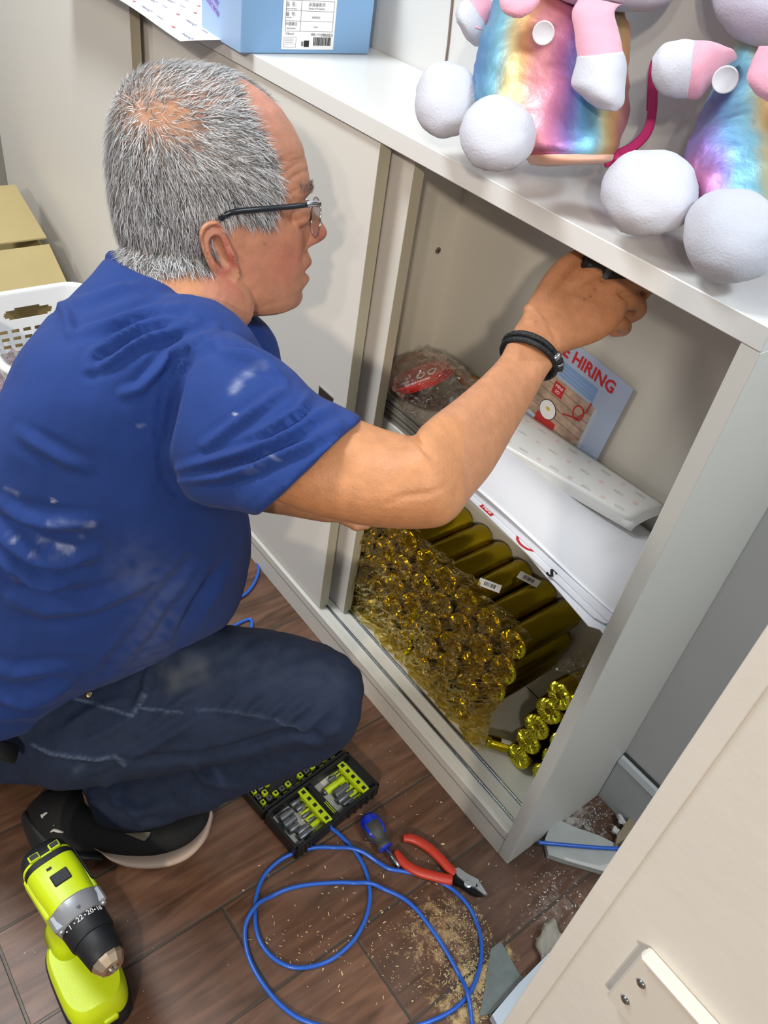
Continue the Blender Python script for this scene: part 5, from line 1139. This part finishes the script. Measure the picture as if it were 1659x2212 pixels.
# glasses
gm = mat('temple_black', '#1b2128', .3); sv = mat('silver_metal', '#c9ccd0', .18, 1.0); lens_m = film_mat('lens_glass', '#f4f6f8', .12, 10, 0.0, .02)
gl = thing('eyeglasses', None, None, tuple(HW(675, 440, 0)), 0); gl.parent = man; gl.matrix_parent_inverse = Matrix.Identity(4)
INV[gl.name] = Matrix.Translation(HW(675, 440, 0)).inverted()
def glp(u, v, y): return HW(u, v, y)
for s_ in (1, -1):
    def mir(p):
        q = p - Oh; return Oh + HF * q.dot(HF) + HS * (q.dot(HS) * s_) + HU * q.dot(HU)
    tp = [mir(glp(*q)) for q in ((476, 474, .079), (488, 464, .0815), (510, 457, .0825), (560, 452, .0795), (610, 448, .0735), (650, 444, .070), (664, 442, .0675))]
    obj('temple_arm', MB().tube(spline(tp, 5), [.0017] * 31, 8, flat=1.6), gm, gl, True)
    hp = [mir(glp(*q)) for q in ((662, 442, .0675), (672, 440, .066), (684, 440, .062), (690, 442, .057))]
    obj('hinge', MB().tube(spline(hp, 4), .0024, 8, flat=1.3), sv, gl, True)
    cL = mir(glp(688, 470, .0345)) - HF * .003; rw_, rh_ = .0235, .0195; ex_ = (HS - HF * .10 * s_).normalized(); ez_ = (HU + HF * .08).normalized()
    ring = [cL + ex_ * (rw_ * math.copysign(abs(math.cos(t)) ** .8, math.cos(t))) + ez_ * (rh_ * math.copysign(abs(math.sin(t)) ** .8, math.sin(t))) for t in np.linspace(0, 2 * math.pi, 37)]
    obj('rim', MB().tube(ring, .0009, 6), sv, gl, True)
    nrm = ex_.cross(ez_).normalized(); obj('lens', MB().prism([p - nrm * .0006 for p in ring[:-1]], nrm * .0012), lens_m, gl)
    pd = cL - ex_ * (s_ * .0215) - HF * .004 - HU * .004; obj('nose_pad', MB().ball(pd, .0032, 2, (.6, 1, 1)), mat('pad_clear', '#b8a070', .2, trans=.4), gl, True)
cR, cLf = [HW(688, 470, .0345) - HF * .003 + HS * (-.023) , HW(688, 470, .0345) - HF * .003 - HS * .046]
obj('bridge', MB().tube(spline([cR + HU * .006, (cR + cLf) / 2 + HU * .010 + HF * .003, cLf + HU * .006], 6), .001, 6), sv, gl, True)

# ---- T-shirt
mb = MB()
vloft(mb, [(247, 566, 440, 650, .835, .13), (213, 610, 480, 695, .835, .18), (168, 668, 506, 738, .84, .25), (120, 745, 522, 800, .845, .32), (80, 830, 520, 880, .85, .34), (42, 920, 515, 970, .86, .34), (12, 1010, 520, 1050, .88, .34), (-20, 1120, 538, 1150, .90, .32), (-50, 1230, 528, 1245, .94, .31), (-70, 1350, 498, 1335, .985, .30), (-80, 1450, 430, 1400, 1.02, .30), (-90, 1520, 340, 1450, 1.045, .295), (-90, 1580, 230, 1496, 1.06, .29), (-90, 1635, 150, 1552, 1.075, .28)], 48, 4, 2.3)
vloft(mb, [(420, 735, 360, 1010, .78, .19), (478, 716, 400, 1070, .762, .18), (545, 746, 440, 1090, .745, .165), (612, 786, 480, 1099, .73, .152), (680, 848, 515, 1106, .715, .142), (735, 880, 540, 1111, .705, .134), (782, 904, 556, 1113, .698, .128)], 40, 5, 2.2)
chain(mb, [(440, 790, .97), (470, 880, 1.02), (500, 960, 1.06)], [.085, .078, .07], 20)
mb.ball(AT(400, 850, .80), .085, 3, (1, 1, 1.15)); mb.ball(AT(470, 790, .95), .075, 3)
sh = fuse(mb, .0036, 5, .5)
co = coords(sh)
for it in range(2):
    no = normals(sh); U_, V_, D_ = PJN(co); toc = np.clip((no @ np.array(-FWD)) * 2.2, 0, 1)
    c1 = lambda P: [(x / 2.9625, 540 + y / 2.9625) for x, y in P]; c7_ = lambda P: [(300 + x / 3.19, 700 + y / 3.19) for x, y in P]; c2_ = lambda P: [(x / 2.074, 1200 + y / 2.074) for x, y in P]
    if it == 0:
        F_L = [(c1([(450, 545), (600, 500), (720, 470), (850, 430), (1000, 385), (1150, 370)]), .0045, 9), (c1([(560, 760), (600, 660), (720, 600), (880, 500), (1050, 455), (1250, 470)]), .0055, 9),
               (c1([(590, 770), (700, 720), (850, 620), (950, 570), (1100, 520), (1300, 500)]), .0055, 9), (c1([(800, 920), (900, 890), (1000, 780), (1080, 680), (1200, 580), (1380, 515)]), .0065, 10),
               (c1([(380, 330), (430, 430), (440, 540)]), .004, 10), (c1([(460, 340), (600, 300), (760, 250), (900, 230)]), .003, 9),
               (c1([(130, 1180), (280, 1270), (420, 1350), (560, 1400)]), .0035, 12), (c1([(0, 1640), (150, 1710), (320, 1750), (600, 1755)]), .0055, 13),
               (c1([(-60, 1760), (0, 1800), (120, 1880), (260, 1960), (440, 1990), (600, 1960)]), .0095, 13), (c1([(-40, 1930), (100, 2020), (260, 2090), (420, 2130)]), .0075, 12),
               (c7_([(290, 1000), (500, 940), (750, 880), (950, 800), (1100, 720), (1200, 640), (1320, 580)]), .0052, 9), (c7_([(300, 1080), (560, 1050), (800, 990), (1000, 900), (1150, 840), (1380, 690)]), .0050, 9),
               (c7_([(780, 780), (900, 720), (1100, 600), (1180, 480)]), .0048, 8), (c7_([(450, 840), (650, 700), (850, 560), (1020, 430)]), .0040, 9), (c7_([(560, 180), (750, 230), (900, 300), (1000, 380)]), .005, 9), (c7_([(230, 330), (340, 180), (480, 110), (560, 110)]), .006, 10),
               (c2_([(0, 40), (80, 100), (200, 125), (350, 110)]), .006, 13), (c2_([(60, 200), (200, 250), (400, 230), (560, 160), (700, 100)]), .005, 14), (c2_([(470, 520), (620, 330), (750, 150), (850, 20)]), -.006, 11), (c2_([(790, 400), (880, 220), (1000, 40)]), -.006, 11),
               (c2_([(540, 450), (680, 260), (800, 90)]), .005, 14), (c2_([(0, 640), (100, 665), (200, 640), (340, 560)]), .006, 12), (c2_([(0, 720), (150, 720), (280, 660)]), .004, 10), (c2_([(-40, 500), (60, 540), (200, 520), (380, 525)]), .004, 12)]
        for pts, amp, wd in F_L:
            d, pos, sdn = seg_dist(U_, V_, pts); ww = wd * np.where(sdn > 0, 1.25, .8)
            co += no * (1.6 * amp * (np.exp(-(d / ww) ** 2) - .45 * np.exp(-((d - 2 * wd) / (.9 * wd)) ** 2)) * np.sin(np.clip(pos, .04, .96) * math.pi) ** .6 * toc)[:, None]
        co += no * (np.array([noise.noise(V(p) * 16) * .0025 + noise.noise(V(p) * 45) * .0008 for p in co]))[:, None]
    else:
        seam = [(472, 716), (430, 735), (395, 765), (365, 810), (347, 860), (340, 920), (340, 970), (348, 1020), (362, 1055), (400, 1085), (450, 1095), (500, 1098), (545, 1110)]
        for pts, amp, wd in ((seam, -.0028, 3.2), ([(p[0] - 9, p[1] - 3) for p in seam], .0010, 4), ([(748, 886), (700, 930), (630, 1000), (540, 1095)], -.0009, 2.5),
                             ([(238, 588), (300, 622), (380, 672), (440, 712), (480, 738)], -.0016, 3), ([(232, 596), (290, 634), (370, 686), (430, 724), (470, 745)], .0006, 4)):
            d, pos, _ = seg_dist(U_, V_, pts); co += no * (amp * np.exp(-(d / wd) ** 2) * toc)[:, None]
    setco(sh, co)
sb = np.array(lin('#12367c')[:3]); rgb = np.tile(sb, (len(co), 1)); U_, V_, D_ = PJN(co)
nz2 = np.array([noise.noise(V((p[0] * 90, p[1] * 90, p[2] * 90))) for p in co])
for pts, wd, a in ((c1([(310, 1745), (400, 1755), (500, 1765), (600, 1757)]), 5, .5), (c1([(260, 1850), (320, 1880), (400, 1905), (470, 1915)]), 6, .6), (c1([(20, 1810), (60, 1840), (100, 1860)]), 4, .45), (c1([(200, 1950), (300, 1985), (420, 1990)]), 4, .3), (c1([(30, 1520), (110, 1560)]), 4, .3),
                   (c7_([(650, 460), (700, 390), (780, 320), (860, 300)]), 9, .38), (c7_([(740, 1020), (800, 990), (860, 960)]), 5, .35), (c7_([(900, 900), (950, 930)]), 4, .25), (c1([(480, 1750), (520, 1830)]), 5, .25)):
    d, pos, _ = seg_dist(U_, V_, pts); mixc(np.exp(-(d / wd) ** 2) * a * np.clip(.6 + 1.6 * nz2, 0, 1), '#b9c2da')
d, pos, _ = seg_dist(U_, V_, c2_([(640, 560), (700, 330), (730, 150), (600, 60)])); mixc(np.exp(-(d / 55) ** 2) * .28 * np.clip(.7 + nz2, 0, 1), '#6a7390')
for (mu, mv) in ((305, 919), (507, 893), (115, 1081)): mixc(np.exp(-((U_ - mu) ** 2 + (V_ - mv) ** 2) / 9), '#e8ecf4')
setcol(sh, rgb); sh.materials.append(mat('blue_cotton', '#12367c', .85, attr='Col', var=.05, vscale=30, bump=.25, bscale=900, sheen=.04)); sh.shade_smooth(); sh.name = 't_shirt'
tsh = link('t_shirt', sh, man)
# ribbed collar
cp = []
for k in range(41):
    t = 2 * math.pi * k / 40; p = AT(372, 648, .837); q1 = AT(505, 727, .833); q0 = AT(240, 565, .838); c_ = (q1 + q0) / 2; a = (q1 - q0) / 2; tow = (CAM - c_).normalized()
    cp.append(c_ - DOWN * .004 + RIGHT * .002 + a * math.cos(t) * 1.015 + tow * (.072 * math.sin(t)) + (-DOWN + RIGHT * .4) * (-.010 * math.sin(t)))
obj('collar', MB().tube(cp, .0065, 10, flat=1.0), mat('collar_blue', '#11316f', .85, bump=.3, bscale=900), tsh, True)

# ---- jeans
mb = MB()
vloft(mb, [(-260, 1480, 60, 1530, 1.10, .30), (-240, 1560, 110, 1600, 1.11, .33), (-200, 1640, 150, 1655, 1.12, .32), (-120, 1690, 180, 1692, 1.13, .26)], 36, 4, 2.3)
vloft(mb, [(-20, 1420, 20, 1680, 1.09, .22), (150, 1415, 150, 1694, 1.06, .20), (300, 1375, 300, 1672, 1.04, .19), (420, 1350, 440, 1650, 1.02, .185), (560, 1358, 570, 1622, 1.0, .17), (660, 1382, 668, 1602, .99, .16), (735, 1412, 735, 1600, .99, .14), (775, 1450, 768, 1575, .99, .10), (786, 1490, 780, 1540, .99, .05)], 40, 4, 2.2)
vloft(mb, [(770, 1450, 765, 1580, 1.0, .12), (735, 1470, 735, 1612, 1.01, .13), (640, 1490, 660, 1652, 1.05, .13), (540, 1530, 560, 1694, 1.08, .13), (440, 1565, 465, 1738, 1.115, .125), (340, 1610, 375, 1770, 1.14, .12), (250, 1650, 290, 1791, 1.155, .12), (172, 1690, 212, 1786, 1.165, .115)], 36, 4, 2.2)
chain(mb, [(100, 1480, 1.2), (350, 1450, 1.33), (500, 1440, 1.42)], [.10, .09, .065], 18); chain(mb, [(500, 1450, 1.42), (380, 1510, 1.40), (280, 1560, 1.36)], [.062, .06, .05], 18)
je = fuse(mb, .0045, 5, .5); co = coords(je); no = normals(je); U_, V_, D_ = PJN(co); toc = np.clip((no @ np.array(-FWD)) * 2.2, 0, 1)
J_ = [([(1000, 705), (1080, 620)], .004, 9), ([(1095, 720), (1190, 630)], .0045, 9), ([(1180, 735), (1290, 640)], .0045, 9), ([(1265, 755), (1385, 655)], .0045, 9), ([(1340, 790), (1470, 690)], .004, 9), ([(640, 800), (820, 650), (960, 560)], .004, 12), ([(560, 930), (760, 800), (900, 720)], .005, 12),
      ([(250, 800), (420, 690), (560, 640)], .0035, 10), ([(330, 860), (500, 780), (620, 720)], .003, 10), ([(860, 930), (920, 1000), (1020, 1040)], .005, 10), ([(480, 1020), (520, 1100), (640, 1140), (760, 1130)], .006, 11), ([(560, 1060), (640, 1190), (760, 1200)], .005, 10), ([(1300, 800), (1420, 830), (1520, 780)], .005, 10), ([(700, 400), (820, 440), (960, 430)], .004, 22),
      ([(560, 915), (860, 910), (1100, 860), (1300, 790), (1480, 820)], -.008, 9), ([(660, 500), (650, 600), (600, 690)], .004, 6), ([(330, 640), (480, 682), (590, 720)], -.0022, 4), ([(590, 720), (650, 625), (685, 520)], -.0022, 4), ([(640, 690), (815, 702)], -.002, 4), ([(880, 690), (1000, 690), (1200, 722), (1400, 790)], .0016, 4),
      ([(140, 852), (220, 888), (330, 902), (430, 915), (520, 900), (556, 935)], .0024, 4), ([(380, 1010), (470, 975), (556, 935)], -.0015, 5)]
for pts, amp, wd in J_:
    d, pos, _ = seg_dist(U_, V_, c2_(pts)); co += no * (1.6 * amp * np.exp(-(d / wd) ** 2) * np.sin(np.clip(pos, .06, .94) * math.pi) ** .5 * toc)[:, None]
co += no * (np.array([noise.noise(V(p) * 20) * .0030 + noise.noise(V((p[0] * 70, p[1] * 30, p[2] * 70))) * .0018 for p in co]))[:, None]
co[:, 2] = np.maximum(co[:, 2], .002); setco(je, co)
rgb = np.tile(np.array(lin('#142440')[:3]), (len(co), 1)); nz2 = np.array([noise.noise(V((p[0] * 60, p[1] * 60, p[2] * 60))) for p in co])
nz3 = np.array([noise.noise(V((p[0] * 300, p[1] * 300, p[2] * 25))) for p in co]); rgb *= (1 + .25 * nz3)[:, None]
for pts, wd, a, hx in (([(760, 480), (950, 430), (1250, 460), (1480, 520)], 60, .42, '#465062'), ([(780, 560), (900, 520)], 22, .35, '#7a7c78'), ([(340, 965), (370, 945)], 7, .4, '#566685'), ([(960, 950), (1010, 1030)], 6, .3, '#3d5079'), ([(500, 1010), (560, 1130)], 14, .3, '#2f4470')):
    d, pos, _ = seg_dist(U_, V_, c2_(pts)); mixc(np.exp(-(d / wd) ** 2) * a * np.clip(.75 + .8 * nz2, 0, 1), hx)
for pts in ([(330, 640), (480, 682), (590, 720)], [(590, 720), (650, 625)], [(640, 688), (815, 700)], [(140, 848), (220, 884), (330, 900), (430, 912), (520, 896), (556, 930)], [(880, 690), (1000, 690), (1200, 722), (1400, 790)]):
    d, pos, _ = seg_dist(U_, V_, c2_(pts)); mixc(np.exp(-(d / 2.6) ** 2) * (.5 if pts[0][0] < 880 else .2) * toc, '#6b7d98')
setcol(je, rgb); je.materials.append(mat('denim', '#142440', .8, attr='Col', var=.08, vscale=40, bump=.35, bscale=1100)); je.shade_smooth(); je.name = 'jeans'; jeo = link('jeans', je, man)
def near_surf(me, u, v):
    c = coords(me); a, b, d = PJN(c); k = np.argmin((a - u) ** 2 + (b - v) ** 2 + (d - 0.5) * 20); 
    m_ = (np.hypot(a - u, b - v) < 6); return float(d[m_].min()) if m_.any() else float(d[k])
rv = AT(193, 1500, near_surf(je, 193, 1500)); obj('rivet', MB().lathe([(-.001, .0050), (.0015, .0048), (.002, .0025)], rv, (CAM - rv).normalized(), 20), mat('copper_rivet', '#8a7a5c', .3, 1.0), jeo, True)
# ---- shoes
def shoe(prefix, secs, sole, base):
    pass
sb_ = mat('shoe_black', '#101114', .75, bump=.2, bscale=700); cs = mat('sole_cream', '#d0b8a8', .6, bump=.15, bscale=200); wl = mat('logo_white', '#d8d8d6', .6)
mb = MB(); vloft(mb, [(50, 1775, 62, 1815, 1.195, .045), (62, 1748, 82, 1834, 1.185, .070), (92, 1715, 110, 1845, 1.178, .082), (135, 1702, 150, 1846, 1.175, .084), (200, 1706, 205, 1842, 1.18, .086), (265, 1730, 270, 1846, 1.19, .092), (330, 1748, 336, 1846, 1.2, .096), (395, 1745, 400, 1826, 1.215, .092), (440, 1738, 446, 1790, 1.228, .066), (455, 1742, 456, 1762, 1.235, .03)], 36, 5, 2.3)
so = obj('shoe', mb, sb_, man, True)
mb = MB(); vloft(mb, [(205, 1834, 212, 1838, 1.17, .070), (235, 1832, 240, 1850, 1.175, .080), (285, 1835, 288, 1858, 1.18, .092), (345, 1832, 350, 1857, 1.185, .098), (398, 1812, 404, 1838, 1.20, .096), (435, 1778, 443, 1802, 1.218, .078), (455, 1738, 460, 1760, 1.232, .035)], 30, 5, 2.6)
obj('sole', mb, cs, so, True)
mb = MB(); vloft(mb, [(46, 1775, 58, 1812, 1.197, .050), (52, 1755, 74, 1838, 1.188, .076), (72, 1760, 92, 1850, 1.182, .088), (115, 1792, 128, 1856, 1.178, .090), (160, 1822, 170, 1852, 1.175, .088), (215, 1834, 218, 1846, 1.175, .08)], 30, 5, 2.4)
obj('heel_guard', mb, mat('shoe_rubber', '#1c1f23', .5), so, True)
dsh = near_surf(so.data, 120, 1790)
def mark(pts, nm='logo_mark', m_=wl, r=2.2):
    P_ = []
    for (u, v) in pts: P_.append(AT(u, v, near_surf(so.data, u, v) - .0006))
    obj(nm, MB().tube(spline(P_, 3), [.0006 + .0012 * math.sin(math.pi * i / (3 * (len(pts) - 1))) + .0006 for i in range(3 * (len(pts) - 1) + 1)], 6, flat=.4), m_, so, True)
mark([(109, 1797), (116, 1793), (124, 1795), (137, 1798)]); mark([(116, 1783), (117, 1789), (119, 1795)]); mark([(89, 1765), (95, 1759), (102, 1755)]); mark([(89, 1759), (92, 1763), (93, 1767)])
P_ = [AT(u, v, near_surf(so.data, u, v) - .0010) for u, v in ((259, 1815), (270, 1800), (325, 1797), (322, 1806), (312, 1817), (275, 1817))]
obj('beige_tab', MB().prism(P_, (CAM - P_[0]).normalized() * .0008), mat('tab_beige', '#7d7463', .7), so)
# other foot, hidden behind the legs
mb = MB(); vloft(mb, [(200, 1560, 205, 1605, 1.36, .06), (260, 1565, 265, 1615, 1.365, .08), (330, 1570, 335, 1610, 1.37, .06)], 20, 4); o = obj('shoe', mb, sb_, man, True)
c = coords(o.data); c[:, 2] = np.maximum(c[:, 2], .001); setco(o.data, c)
# belt loop strap at the waist
mb = MB(); mb.tube([AT(-40, 1600, .95), AT(0, 1618, .955), AT(34, 1630, .97)], .012, 10, flat=.4); obj('belt', mb, sb_, man, True)

# ---- bracelet
lth = mat('braided_leather', '#16181b', .5, bump=.9, bscale=420)
br = thing('bracelet', None, None, tuple(AT(1145, 760, .82))); br.parent = man; br.matrix_parent_inverse = Matrix.Identity(4)
p1, p2 = AT(1088, 744, .818), AT(1201, 796, .822); cc = (p1 + p2) / 2; aa = (p2 - p1) / 2; tw = (CAM - cc).normalized(); upr = (AT(1165, 705, .82) - AT(1145, 765, .82)).normalized()
def bpt(t, off=0, out=0):
    return cc + aa * (math.cos(t) * (1 + out)) + tw * (math.sin(t) * (.0265 + out * .02)) + upr * (.0165 * math.sin(t) + off)
for off in (-.0030, .0030): obj('braided_cord', MB().tube([bpt(t, off) for t in np.linspace(0, 2 * math.pi, 61)], .0031, 10), lth, br, True)
for t0_, m_, hw_ in ((.62, sv, .10), (.42, lth, .08), (.28, sv, .05), (.10, lth, .07), (-.04, sv, .035)):
    for _ in (0,): obj('clasp_bead' if m_ is sv else 'leather_bead', MB().tube([bpt(t0_ - hw_, 0, .012), bpt(t0_, 0, .014), bpt(t0_ + hw_, 0, .012)], .0068, 12, flat=.62, up=tuple(tw)), m_, br, True)

# ---- black tool in the hand, pushed up under the worktop
ta, tb = AT(1258, 562, .860), AT(1352, 604, .872); up_ = (tb - ta).normalized(); Lt = (tb - ta).length
tl_ = thing('hand_tool', 'black hand tool gripped in the raised fist under the worktop', 'tool', tuple(ta))
obj('grip', MB().lathe([(0, .005), (.002, .0100), (.008, .0118), (Lt * .6, .0112), (Lt * .92, .0095), (Lt, .004)], ta, up_, 24), mat('tool_black', '#111214', .3), tl_, True)
obj('collar', MB().lathe([(Lt * .45, .0120), (Lt * .47, .0124), (Lt * .55, .0124), (Lt * .57, .0120)], ta, up_, 24), mat('tool_grey', '#4a4d50', .3), tl_, True)
